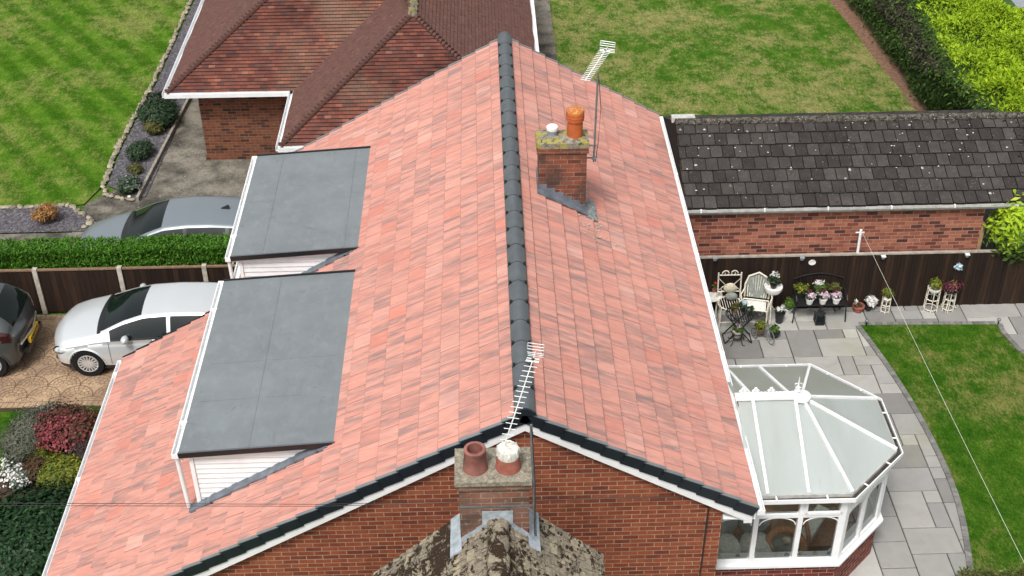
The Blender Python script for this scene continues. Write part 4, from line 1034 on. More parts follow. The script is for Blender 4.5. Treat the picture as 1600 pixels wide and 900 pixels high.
    def bay(a, b, n, arch=True, tops=True):
        a = Vector((*a, 0)); b = Vector((*b, 0)); d = (b-a).normalized(); L = (b-a).length; nn = Vector((d.y, -d.x, 0))
        F = link('window', None, N); mm = MB(); Z = lambda p, z: p+Vector((0, 0, z))
        mm.bar(Z(a, zt-.03), Z(b, zt-.03), .07, .06); mm.bar(Z(a, zs+.04), Z(b, zs+.04), .07, .07)
        mm.bar(Z(a+d*.05, trz), Z(b-d*.05, trz), .064, .075)
        for i in range(n+1):
            p = a+d*(L*i/n); wd = .10 if i in (0, n) else .075
            if i == 0: p = p+d*.04
            if i == n: p = p-d*.04
            mm.bar(Z(p, zs), Z(p, zt), wd, .072, up=nn)
        mm.build('window_frame', 'white_upvc', F)
        for i in range(n):
            p = a+d*(L*i/n+.06); q = a+d*(L*(i+1)/n-.06)
            for z0, z1 in ((zs+.07, trz-.035), (trz+.035, zt-.06)):
                g_ = MB(); g_.face([Z(p, z0), Z(q, z0), Z(q, z1), Z(p, z1)]); g_.build('pane', 'window_glass', F)
            if arch:
                g_ = MB(); w_ = (q-p).length/2; c = (p+q)/2+nn*.012; pts = []
                for k in range(13): t = math.pi*k/12; pts.append(Z(c-d*w_*math.cos(t), trz-.20+.15*math.sin(t)))
                g_.tube(pts, .009, 6); g_.build('arch_bar', 'white_upvc', F)
            if i == n-1 and tops:
                g_ = MB(); pp, qq = p-d*.0+nn*.03, q+nn*.03
                for s0, s1 in ((Z(pp, zt-.07), Z(qq, zt-.07)), (Z(pp, trz+.05), Z(qq, trz+.05)), (Z(pp, trz+.05), Z(pp, zt-.07)), (Z(qq, trz+.05), Z(qq, zt-.07))): g_.bar(s0, s1, .045, .045, up=nn)
                g_.build('opening_light', 'white_upvc', F)
    bay(W[0], W[1], 3); bay(W[1], W[2], 2); bay(W[2], W[3], 2); bay(W[3], W[4], 2); bay(W[4], W[5], 2)
    S1, S0 = offs(E, .03), offs(E, -.26); mm = MB()
    for q, qq in ((S1, S0),):
        q[0] = (2.84, q[0][1]); q[-1] = (2.84, q[-1][1]); qq[0] = (2.84, qq[0][1]); qq[-1] = (2.84, qq[-1][1])
        for i in range(len(q)-1):
            V = [(*q[i], zs-.05), (*q[i+1], zs-.05), (*qq[i+1], zs-.05), (*qq[i], zs-.05)]; U = [(x, y, zs) for x, y, _ in V]
            mm.faces(V+U, [(3, 2, 1, 0), (4, 5, 6, 7), (0, 1, 5, 4), (1, 2, 6, 5), (2, 3, 7, 6), (3, 0, 4, 7)])
    mm.build('sill', 'white_upvc', N)
    wp = offs(E, -.05); wi = offs(E, -.27); wp[0] = (2.84, wp[0][1]); wp[-1] = (2.84, wp[-1][1]); wi[0] = (2.84, wi[0][1]); wi[-1] = (2.84, wi[-1][1]); mm = MB(); dd = 0
    for i in range(len(wp)-1):
        a, b = wp[i], wp[i+1]; L = math.hypot(b[0]-a[0], b[1]-a[1]); pts = [(*a, G), (*b, G), (*b, zs-.05), (*a, zs-.05)]; mm.face(pts, uv=[(dd, G), (dd+L, G), (dd+L, zs-.05), (dd, zs-.05)]); dd += L
        a, b = wi[i], wi[i+1]; mm.face([(*b, PZ), (*a, PZ), (*a, zs-.05), (*b, zs-.05)], uv=[(0, 0), (1, 0), (1, 1), (0, 1)])
    mm.build('dwarf_wall', 'brick_dark', N)
    mm = MB(); mm.face([(*p, PZ+.02) for p in wi]); mm.build('floor', 'tan_wall', N)
    mm = MB(); mm.face([(2.846, 3.5, PZ), (2.846, .8, PZ), (2.846, .8, -1.9), (2.846, 3.5, -1.9)]); mm.build('inner_wall', 'cream_plaster', N)
    # ----- things inside and on the sill
    fz = PZ+.02
    S = thing('wicker_sofa', 'wicker sofa with grey cushions behind the left conservatory panes', 'sofa', (3.5, 1.5, fz))
    mm = MB(); mm.box((2.95, 1.05, fz), (4.02, 1.75, fz+.36)); 
    for k in range(14): mm.tube([(2.95+k*.082, 1.04, fz+.02), (2.95+k*.082, 1.04, fz+.36)], .014, 6)
    mm.box((2.95, 1.72, fz), (4.05, 1.85, fz+.8)); mm.build('frame', 'wicker', S)
    for x in (2.98, 3.5): 
        mm = MB(); mm.blob((x+.25, 1.36, fz+.44), (.27, .36, .11), seg=8); mm.build('seat_cushion', 'cushion', S, True)
        mm = MB(); mm.blob((x+.25, 1.66, fz+.68), (.26, .1, .26), seg=8); mm.build('back_cushion', 'cushion_grey', S, True)
    Cc = thing('papasan_chair', 'round orange wicker chair with dark cushion seen through the middle pane', 'chair', (4.25, 1.35, fz))
    mm = MB(); pts = [(4.22+.29*math.cos(k*.2618), 1.35+.26*math.sin(k*.2618), fz+.47+.08*math.sin(k*.2618)) for k in range(24)]; mm.tube(pts, .06, 8, closed=True)
    pts = [(4.22+.15*math.cos(k*.2618), 1.35+.15*math.sin(k*.2618), fz+.04) for k in range(24)]; mm.tube(pts, .03, 6, closed=True)
    for k in range(6): a = k*1.047; mm.tube([(4.22+.15*math.cos(a), 1.35+.15*math.sin(a), fz+.04), (4.22+.24*math.cos(a), 1.35+.22*math.sin(a), fz+.42)], .018, 6)
    mm.build('frame', 'wicker', Cc, True); mm = MB(); mm.blob((4.22, 1.36, fz+.46), (.22, .2, .06), seg=8); mm.build('seat_cushion', 'cushion_grey', Cc, True)
    mm = MB(); mm.blob((4.22, 1.36, fz+.55), (.07, .07, .08), seg=8, jit=.1); tag(mm.build('crystal_bowl', 'ornament_cream', None, True), 'pale bowl resting on the round wicker chair cushion', 'bowl')
    Tt = thing('wicker_armchair', 'brown wicker armchair behind the right hand conservatory pane', 'armchair', (4.9, 1.75, fz))
    mm = MB(); mm.box((4.62, 1.45, fz), (5.2, 2.0, fz+.32)); mm.build('seat', 'wicker', Tt)
    mm = MB(); mm.tube([(4.6, 1.4, fz+.3), (4.6, 1.45, fz+.55), (4.62, 1.95, fz+.62), (4.75, 2.15, fz+.8), (5.1, 2.15, fz+.8), (5.2, 1.95, fz+.62), (5.22, 1.45, fz+.55), (5.22, 1.4, fz+.3)], .035, 8); mm.build('arm_rail', 'wicker', Tt, True)
    mm = MB(); mm.bar((4.55, 1.5, fz+.42), (4.95, 2.0, fz+.62), .2, .1); mm.build('blanket', 'cushion', Tt)
    y = .8
    for k, (x, kind, lab) in enumerate(((2.98, 'cream', 'folded cream ornament at the left end of the inner sill'), (3.3, 'dark', 'small dark round ornament on the sill left of the first mullion'), (3.92, 'white', 'little pale candle pot on the sill in the middle window'),
                              (4.06, 'dark', 'small dark candle pot beside the pale one on the sill'), (4.24, 'cream', 'frilly shell ornament on the sill under the round chair'), (4.50, 'cream', 'cream coral ornament just right of the second mullion'), (4.72, 'blue', 'tiny pale blue figure on the sill in the right window'))):
        mm = MB(); x = x+.02
        if kind == 'cream':
            for q in range(7): mm.blob((x+random.uniform(-.05, .05), y+random.uniform(-.03, .03), zs+.03+random.uniform(0, .05)), random.uniform(.015, .035), seg=4, jit=.2)
        else: mm.lathe([(.03, 0), (.04, .03), (.035, .07), (.02, .08)], (x, y, zs+.0), 12)
        tag(mm.build('ornament', {'cream': 'ornament_cream', 'dark': 'ornament_grey', 'white': 'pot_white', 'blue': 'ornament_grey'}[kind], None, True), lab, 'ornament', 'ornaments on the conservatory sill')
conservatory()

# ------------------------------------------------------------------ aerials, cables, line
def aerial(label, mast0, mast1, b0, b1, nel, el, mats, mr=.018, refl=.17, cable=None):
    A = thing('tv_aerial', label, 'aerial', mast0)
    m = MB(); m.tube([mast0, mast1], mr, 8)
    L = (Vector(mast1)-Vector(mast0))
    for f in (.12, .3, .5, .7, .93): p = Vector(mast0)+L*f; m.tube([p-L.normalized()*.012, p+L.normalized()*.012], mr*1.35, 8)
    m.build('mast', 'mast_grey', A, True)
    b0 = Vector(b0); b1 = Vector(b1); d = (b1-b0).normalized(); sd_ = d.cross(Vector((0, 0, 1))).normalized(); m = MB(); m.tube([b0, b1], .0075, 6)
    m.build('boom', mats, A)
    m = MB()
    for i in range(nel): p = b0+(b1-b0)*(i/(nel-1)*.86+.01); l = el*(.8+.25*i/nel); m.tube([p-sd_*l/2+Vector((0, 0, .008)), p+sd_*l/2+Vector((0, 0, .008))], .0042, 5)
    m.build('elements', mats, A)
    m = MB(); p = b0+(b1-b0)*.9; q = [p+sd_*s*.075+d*t*.02 for s, t in ((-1, -1), (1, -1), (1, 1), (-1, 1))]; m.tube(q, .007, 6, closed=True); m.blob(p-Vector((0, 0, .01)), (.03, .035, .025), 1, seg=6); m.build('dipole', [mats, 'clip_black'], A)
    m = MB(); u = Vector((0, 0, 1))
    for sg in (-1, 1):
        for k in range(3):
            o = b1+u*(sg*(.025+k*.035))+d*(.0+k*.012); m.tube([o-sd_*refl/1, o+sd_*refl/1], .005, 5)
        for s in (-1, 1): m.tube([b1+u*sg*.02+sd_*s*refl, b1+u*sg*.1+d*.024+sd_*s*refl], .006, 5)
    m.build('reflector', 'alu' if mats == 'alu_bright' else mats, A)
    if cable: m = MB(); m.tube(cable, .006, 5); m.build('cable', 'cable_black', A)
    return A
za = 1.78
aerial('white television aerial on a mast strapped to the near chimney', (.045, -2.30, .05), (-.01, -2.25, za-.04), atz(790, 690, za), atz(837, 549, za), 16, .155, 'alu_bright', .016, .10, [(.03, -2.32, .1), (.035, -2.33, .9), (.0, -2.28, 1.7)])
za = 1.86
aerial('silver television aerial on a mast beside the far chimney', (1.40, 6.22, .2), (1.43, 6.3, za-.02), atz(914, 126, za), atz(949, 74, za), 18, .20, 'alu_bright', .016, .13, [(1.43, 6.22, .2), (1.47, 6.24, .6), (1.5, 6.3, 1.2), (1.44, 6.32, 1.8)])
m = MB(); m.bar((1.27, 6.22, .28), (1.44, 6.22, .28), .02, .02); m.bar((1.27, 6.22, .52), (1.44, 6.22, .52), .02, .02); m.bar((1.36, 6.18, .28), (1.44, 6.18, .28), .05, .015); tag(m.build('mast_bracket', 'mast_grey'), 'small steel brackets holding the far aerial mast to its chimney', 'bracket')
for k, lab in enumerate(('upper of two thin black cables crossing in front of the gable', 'lower of two thin black cables crossing in front of the gable')):
    m = MB(); pts = []
    for i in range(25):
        f = i/24; x = -16+f*18.5; y = -1.6+f*1.7; sag = -.25*4*f*(1-f)
        z = (.95-.02*k) + f*(-1.70-.95) + sag - k*.03
        pts.append((x, y, z))
    a = Vector(aty(-60, 785+k*3.5, -.9)); b = Vector((2.5, .07, -1.71-.012*k)); pts = [a.lerp(b, i/24)+Vector((0, 0, -.16*4*(i/24)*(1-i/24)+.0)) for i in range(25)]
    a = Vector(aty(-60, 786+k*4, -1.2)); mid = Vector(aty(500, 788+k*3, -.5)); pts = [a.lerp(mid, i/8) for i in range(9)]+[mid.lerp(b, i/8) for i in range(1, 9)]
    m.tube(pts, .0042, 5); tag(m.build('overhead_cable', 'cable_black'), lab, 'cable', 'cables across the gable')
P_ = thing('line_post', 'short white post with crossbar standing above the right hand fence', 'post', (7.0, 8.42, PZ))
m = MB(); m.tube([(7.01, 8.42, PZ), (6.98, 8.42, -2.74)], .028, 8); m.build('pole', 'white_upvc', P_); m = MB(); m.bar((6.88, 8.42, -2.80), (7.06, 8.42, -2.80), .02, .02); m.build('crossbar', 'white_upvc', P_)
m = MB(); m.tube([Vector((6.99, 8.40, -2.76)).lerp(Vector((7.12, -3., -2.57)), i/20)-Vector((0, 0, .2*(i/20)*(1-i/20))) for i in range(21)], .0038, 6); tag(m.build('washing_line', 'rope'), 'pale washing line running from the white post across the lawn', 'washing line')

# ------------------------------------------------------------------ fences and hedges
def fence_left():
    F = thing('panel_fence', 'dark brown boarded fence with pale concrete posts beside the drive', 'fence', (-9, 10.55, G)); y = 10.58; zt = -4.73
    xs = [-10.35-1.86*3, -10.35-1.86*2, -10.35-1.86, -10.35, -8.51, -6.66, -4.9]
    for x in xs: m = MB(); m.box((x-.05, y-.06, G), (x+.05, y+.05, zt+.035)); m.build('post', 'concrete_post', F)
    for a, b in zip(xs[:-1], xs[1:]):
        m = MB(); x = a+.052
        while x < b-.06: m.box((x, y-.012-(.006 if int(x*50) % 2 else 0), G+.03), (min(x+.118, b-.052), y+.01, zt-.02)); x += .121
        p = m.build('panel', 'fence_wood', F); m = MB(); m.box((a+.052, y-.035, zt-.02), (b-.052, y+.03, zt+.012)); m.build('capping_rail', 'wood_worn', p)
fence_left()
def fence_right():
    F = thing('slatted_fence', 'dark brown vertical board fence along the back of the patio', 'fence', (7, 8.38, PZ)); y = 8.37; zt = -3.28
    m = MB(); x = 2.95
    while x < 13: m.box((x, y-.012-(.008 if int(x*60) % 2 else 0), PZ), (x+.072, y+.012, zt-.02)); x += .076
    m.build('boards', 'fence_wood', F)
    m = MB(); m.box((2.95, y-.03, zt-.02), (13, y+.04, zt+.01)); m.build('capping_rail', 'mortar_band', F)
fence_right()
for (u, v), lab in (((1117, 403), 'small grey fence light nearest the pink roof gutter'), ((1253, 402), 'small grey fence light beside the white dish'), ((1380, 400), 'white fence light just right of the washing line'), ((1511, 397), 'white fence light nearest the lime shrub')):
    x, y, z = aty(u, v, 8.33); t = thing('fence_light', lab, 'light', (x, 8.34, z), group='lights along the patio fence')
    white = u > 1300; m = MB(); m.box((x-.045, 8.27, z-.0), (x+.045, 8.345, z+.02)); m.build('lid', 'pot_white' if white else 'ornament_grey', t); m = MB(); m.box((x-.03, 8.29, z-.05), (x+.03, 8.345, z)); m.build('lamp_body', 'ornament_grey', t)
x, y, z = aty(1269, 410, 8.33); m = MB()
m.faces([(x+math.cos(a)*.075*q, 8.335-d_, z+math.sin(a)*.06*q) for q, d_ in ((1, 0), (1, .015), (.4, .006)) for a in [2*math.pi*k/20 for k in range(20)]], [(i*20+k, i*20+(k+1) % 20, (i+1)*20+(k+1) % 20, (i+1)*20+k) for i in range(2) for k in range(20)]+[tuple(range(40, 60))])
tag(m.build('wall_dish', 'pot_white', None, True), 'round white decorative dish hung on the dark patio fence', 'ornament')

def box_pts(x0, x1, y0, y1, z0, z1, n, faces=('top', 'front', 'back')):
    P = []; D = []
    ar = {'top': (x1-x0)*(y1-y0)*1.6, 'front': (x1-x0)*(z1-z0), 'back': (x1-x0)*(z1-z0)*.5}; tot = sum(ar[f] for f in faces)
    for f in faces:
        k = int(n*ar[f]/tot); x = RS.uniform(x0, x1, k); dd = RS.exponential(.035, k)
        if f == 'top': P.append(np.c_[x, RS.uniform(y0, y1, k), z1-dd+.02*np.sin(x*3.1)+.015*np.sin(x*9)]); D.append(np.tile((0, 0, 1.), (k, 1)))
        else: yy = y0+dd if f == 'front' else y1-dd; P.append(np.c_[x, yy, RS.uniform(z0, z1, k)]); D.append(np.tile((0, -1. if f == 'front' else 1., 0), (k, 1)))
    return np.vstack(P), np.vstack(D)
Hh = thing('clipped_hedge', 'long clipped bright green hedge behind the dark drive fence', 'hedge', (-9, 10.9, G))
P, D = box_pts(-16, -4.9, 10.70, 11.24, G+.3, -4.36, 46000); dr = np.tile((0, -.15, 1.), (len(P), 1)); leaves('foliage', P, .085, 'leaf_hedge', Hh, 3.2, .1, D*.4, .45, dirs=dr)
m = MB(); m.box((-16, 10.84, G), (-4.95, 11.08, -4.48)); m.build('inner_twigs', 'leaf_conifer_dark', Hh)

# big lime conifer hedge, upper right
def conifer_hedge():
    N = thing('conifer_hedge', 'tall lime green conifer hedge with dark bare side facing the lawn', 'hedge', (14, 22, G))
    base = [np.array(p[:2]) for p in (atz(1495, 215, G), atz(1448, 172, G), atz(1420, 130, G), atz(1368, 60, G), atz(1322, 0, G), atz(1290, -60, G))]
    zt = -3.7; top = [np.array(p[:2]) for p in (atz(1600, 205, zt), atz(1545, 172, zt), atz(1490, 118, zt), atz(1455, 50, zt), atz(1420, -5, zt), atz(1395, -60, zt))]
    n = 36000; k = RS.uniform(0, 5, n); i = k.astype(int).clip(0, 4); f = (k-i)[:, None]; B = np.array(base); Tp = np.array(top)
    b = B[i]*(1-f)+B[i+1]*f; t = Tp[i]*(1-f)+Tp[i+1]*f; h = RS.rand(n); hh = h[:, None]
    bulge = np.sin(h*math.pi)*.12+.25*np.sin(k*5+h*6)*.3
    xy = b*(1-hh)+t*hh; z = G+(zt-G)*h**.62
    P = np.c_[xy, z]+RS.normal(size=(n, 3))*.07; P[:, 0] -= bulge*.5
    sel = (np.sin(k*4.3)+np.sin(k*9.1+2)*.6+h*1.8+RS.normal(size=n)*.5) > .75
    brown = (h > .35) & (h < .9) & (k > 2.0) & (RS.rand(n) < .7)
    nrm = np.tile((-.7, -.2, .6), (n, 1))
    leaves('side_foliage', P[~brown], .10, 'leaf_conifer_dark', N, 2.6, .2, nrm[~brown], .6)  # side leaves darker than the crown: browner foliage plus shade put into the colour
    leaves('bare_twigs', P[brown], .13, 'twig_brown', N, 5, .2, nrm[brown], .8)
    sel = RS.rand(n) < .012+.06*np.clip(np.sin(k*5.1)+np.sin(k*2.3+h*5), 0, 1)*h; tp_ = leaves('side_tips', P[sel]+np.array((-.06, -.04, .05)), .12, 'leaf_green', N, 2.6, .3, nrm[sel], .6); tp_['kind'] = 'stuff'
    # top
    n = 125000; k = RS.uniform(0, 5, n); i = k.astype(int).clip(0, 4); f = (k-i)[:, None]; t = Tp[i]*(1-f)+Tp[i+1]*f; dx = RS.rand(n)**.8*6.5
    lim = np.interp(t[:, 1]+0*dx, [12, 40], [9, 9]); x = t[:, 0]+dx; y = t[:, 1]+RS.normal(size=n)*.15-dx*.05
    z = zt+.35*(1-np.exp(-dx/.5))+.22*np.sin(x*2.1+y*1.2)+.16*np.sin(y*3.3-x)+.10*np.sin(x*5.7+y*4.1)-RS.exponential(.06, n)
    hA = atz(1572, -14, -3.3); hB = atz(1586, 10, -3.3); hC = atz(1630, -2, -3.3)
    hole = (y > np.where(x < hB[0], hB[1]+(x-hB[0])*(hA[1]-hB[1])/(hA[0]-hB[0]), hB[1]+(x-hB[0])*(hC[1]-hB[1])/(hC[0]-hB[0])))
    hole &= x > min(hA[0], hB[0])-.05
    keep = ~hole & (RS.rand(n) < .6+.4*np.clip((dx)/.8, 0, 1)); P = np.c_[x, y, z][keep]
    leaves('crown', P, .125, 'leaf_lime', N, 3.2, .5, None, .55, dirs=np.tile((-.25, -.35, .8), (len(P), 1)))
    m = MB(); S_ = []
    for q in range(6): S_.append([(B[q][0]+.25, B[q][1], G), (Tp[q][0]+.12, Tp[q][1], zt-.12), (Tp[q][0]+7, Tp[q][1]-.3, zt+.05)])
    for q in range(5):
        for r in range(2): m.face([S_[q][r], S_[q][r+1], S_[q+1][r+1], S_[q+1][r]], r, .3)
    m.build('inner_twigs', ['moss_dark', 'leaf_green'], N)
conifer_hedge()
hs_ = atz(1584, 14, -3.75); sx_, sy_ = hs_[0], hs_[1]
S = thing('garden_shed', 'brown wooden shed with pale roof edge beyond the lime hedge', 'shed', (sx_+.8, sy_+1, G))
m = MB(); m.box((sx_-.05, sy_+.1, G), (sx_+1.8, sy_+2.4, -3.8)); m.build('wall', 'wood_worn', S); m = MB(); m.box((sx_+.12, sy_+.02, -3.8), (sx_+2, sy_+2.5, -3.72)); m.build('roof', 'ornament_grey', S)
# lime shrub at the end of the garage
def lime_tree():
    N = thing('conifer_shrub', 'lime green conifer shrub leaning over the right end of the fence', 'conifer', (10.2, 8.9, PZ))
    m = MB(); m.tube([(10.2, 8.95, PZ), (10.2, 8.9, -3)], [.07, .03], 8); m.build('trunk', 'bark', N)
    P, d = ball_pts((10.32, 8.65, -2.95), (.82, .55, 1.05), 9000, .45, lumps=9); hi = (P[:, 2]+RS.normal(size=len(P))*.25) > -2.85
    leaves('crown', P[hi], .15, 'leaf_lime', N, 2.8, .4, d[hi], .5); leaves('lower_crown', P[~hi], .13, 'leaf_green', N, 2.4, .3, d[~hi], .6)
lime_tree()
N = thing('low_hedge', 'low brown tipped hedge at the bottom right corner of the lawn', 'hedge', (8.4, 1.0, PZ))
x0 = atz(1500, 900, -4.35); P, D = box_pts(x0[0]+.0, x0[0]+3, x0[1]-.75, x0[1]+.08, PZ, -4.3, 7000); leaves('foliage', P, .07, 'leaf_olive', N, 2.2, .3, D, .7); leaves('tips', P[::4]+.02, .07, 'leaf_green', N, 2.2, .3, None, .7)
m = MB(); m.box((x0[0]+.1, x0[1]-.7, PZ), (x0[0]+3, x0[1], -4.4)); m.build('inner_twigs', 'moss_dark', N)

# ------------------------------------------------------------------ left planting
Z = G
def px_shrub(name, label, u, v, hz, r, n, size, mat, **k):
    c = atz(u, v, Z+hz); return shrub(name, label, (c[0], c[1], Z+hz), r, n, size, mat, base=Z, **k)
px_shrub('laurel_bush', 'large dark glossy laurel bush below the flower bed', 52, 850, .55, (1.42, 1.2, .72), 26000, .105, 'leaf_laurel', aspect=2.4, up=.5, lumps=12)
px_shrub('sedum_shrub', 'round crimson topped shrub by the white house gutter', 112, 672, .48, (.66, .60, .52), 6500, .07, 'leaf_redlow', parts=[('flower_heads', 'leaf_redpink', 2600, .06)])
px_shrub('lavender', 'grey green feathery lavender beside the crimson shrub', 46, 682, .34, (.60, .62, .42), 9000, .13, 'leaf_lavender', aspect=9, up=.1)
px_shrub('golden_shrub', 'yellow green leafy shrub above the laurel bush', 92, 735, .33, (.52, .50, .38), 5200, .075, 'leaf_yellow')
px_shrub('spiky_plant', 'small plant of bright yellow green spears beneath the crimson shrub', 56, 705, .28, (.26, .22, .2), 900, .15, 'leaf_yellow', aspect=7)
px_shrub('heather', 'brown grey twiggy heather next to the gutter', 140, 705, .38, (.42, .45, .36), 3200, .10, 'twig_brown', aspect=8, up=.1)
px_shrub('silver_plant', 'silver leaved plant at the edge of the lawn', 27, 742, .2, (.28, .34, .22), 2200, .06, 'leaf_grey', parts=[('flowers', 'petal_white', 320, .05)])
px_shrub('daisy_clump', 'clump of white daisies above the silver plant', 20, 714, .2, (.22, .3, .2), 800, .05, 'leaf_dark', parts=[('flowers', 'petal_white', 110, .055)])
px_shrub('rose_bush', 'leafy bush with a few yellow buds by the drive corner', 148, 652, .35, (.34, .3, .3), 1800, .06, 'leaf_green', parts=[('buds', 'petal_yellow', 40, .05)])
px_shrub('dusky_shrub', 'dull pink brown shrub between lavender and golden shrub', 60, 728, .24, (.34, .34, .24), 2600, .06, 'leaf_redlow')
px_shrub('white_rose', 'dark leaved plant with two large white blooms', 27, 687, .42, (.1, .1, .12), 120, .06, 'leaf_dark', parts=[('blooms', 'petal_white', 16, .07)])
px_shrub('marigold', 'small orange marigold at the foot of the laurel', 29, 752, .1, (.08, .08, .08), 90, .05, 'leaf_dark', parts=[('blooms', 'petal_orange', 45, .05)])
px_shrub('silvery_ground_plant', 'low grey plant by the drive edge above the lavender', 74, 645, .2, (.42, .24, .2), 2400, .05, 'leaf_grey', parts=[('flowers', 'petal_pink', 60, .035)])
# beds beyond the hedge
px_shrub('autumn_shrub', 'orange bronze shrub alone in the slate bed', 72, 335, .28, (.36, .33, .30), 1500, .075, 'leaf_autumn', aspect=3)
px_shrub('fern_bush', 'dark green spreading bush beside the neighbouring eave', 250, 170, .38, (.68, .75, .42), 4200, .13, 'leaf_dark', aspect=3.5)
px_shrub('bronze_bush', 'small bronze green bush below the dark fern bush', 240, 198, .2, (.30, .32, .26), 1200, .08, 'leaf_olive')
px_shrub('hebe_bush', 'round dark bush in the middle of the slate bed', 220, 232, .25, (.38, .4, .32), 2200, .07, 'leaf_dark')
px_shrub('heather_mound', 'little brown green mound between two round bushes', 208, 263, .14, (.22, .2, .2), 800, .06, 'leaf_olive')
px_shrub('blue_spruce_mound', 'round grey green dwarf bush near the path corner', 205, 288, .22, (.32, .3, .29), 1800, .07, 'leaf_dark', parts=[('tips', 'leaf_grey', 500, .06)])

def stone_border(label, line, step=.24):
    B_ = thing('stone_border', label, 'edging', (*line[0], G), group='pale stone borders of the lawn and beds'); pts = []
    for a, b in zip(line[:-1], line[1:]):
        L = math.hypot(b[0]-a[0], b[1]-a[1]); k = max(1, int(L/step))
        for i in range(k): f = (i+.5)/k; pts.append((a[0]+(b[0]-a[0])*f, a[1]+(b[1]-a[1])*f, math.atan2(b[1]-a[1], b[0]-a[0])))
    for x, y, an in pts[:98]:
        m = MB(); s = [random.uniform(.06, .125), random.uniform(.05, .10), random.uniform(.035, .06)]; m.blob((0, 0, 0), s, seg=4, jit=.24)
        o = m.build('stone', 'stone_pale', B_); o.matrix_parent_inverse = Matrix.Identity(4); o.location = (x-line[0][0]+random.uniform(-.03, .03), y-line[0][1]+random.uniform(-.03, .03), .04); o.rotation_euler = (0, 0, an+random.uniform(-.3, .3))
stone_border('pale stone border down the edge of the striped lawn by the path', [(-10.15, 28.5), (-10.2, 22), (-10.38, 18), (-10.33, 16.1), (-10.1, 15.55), (-9.4, 15.3)], .165)
stone_border('pale stone border round the slate bed with the bronze shrub', [(-14, 15.07), (-10.95, 15.12), (-10.5, 14.7), (-10.2, 14.3), (-10.4, 14.0)], .14)
m = MB(); m.bar((-9.28, 15.3, G+.06), (-8.9, 21.5, G+.06), .07, .14); m.bar((-8.9, 21.5, G+.06), (-8.85, 30, G+.06), .07, .14); tag(m.build('kerb_edging', 'kerb_stone'), 'narrow brown kerb between the slate bed and the concrete path', 'kerb')
for k, (u, v) in enumerate(((214, 250), (202, 308))):
    c = atz(u, v, G+.05); m = MB(); m.lathe([(.03, 0), (.045, .03), (.045, .06), (.01, .07)], (c[0], c[1], G+.02), 10); tag(m.build('garden_light', 'pot_white', None, True), ('small white garden light below the round dark bush', 'small white garden light below the grey green dwarf bush')[k], 'light', 'small lights in the slate bed')

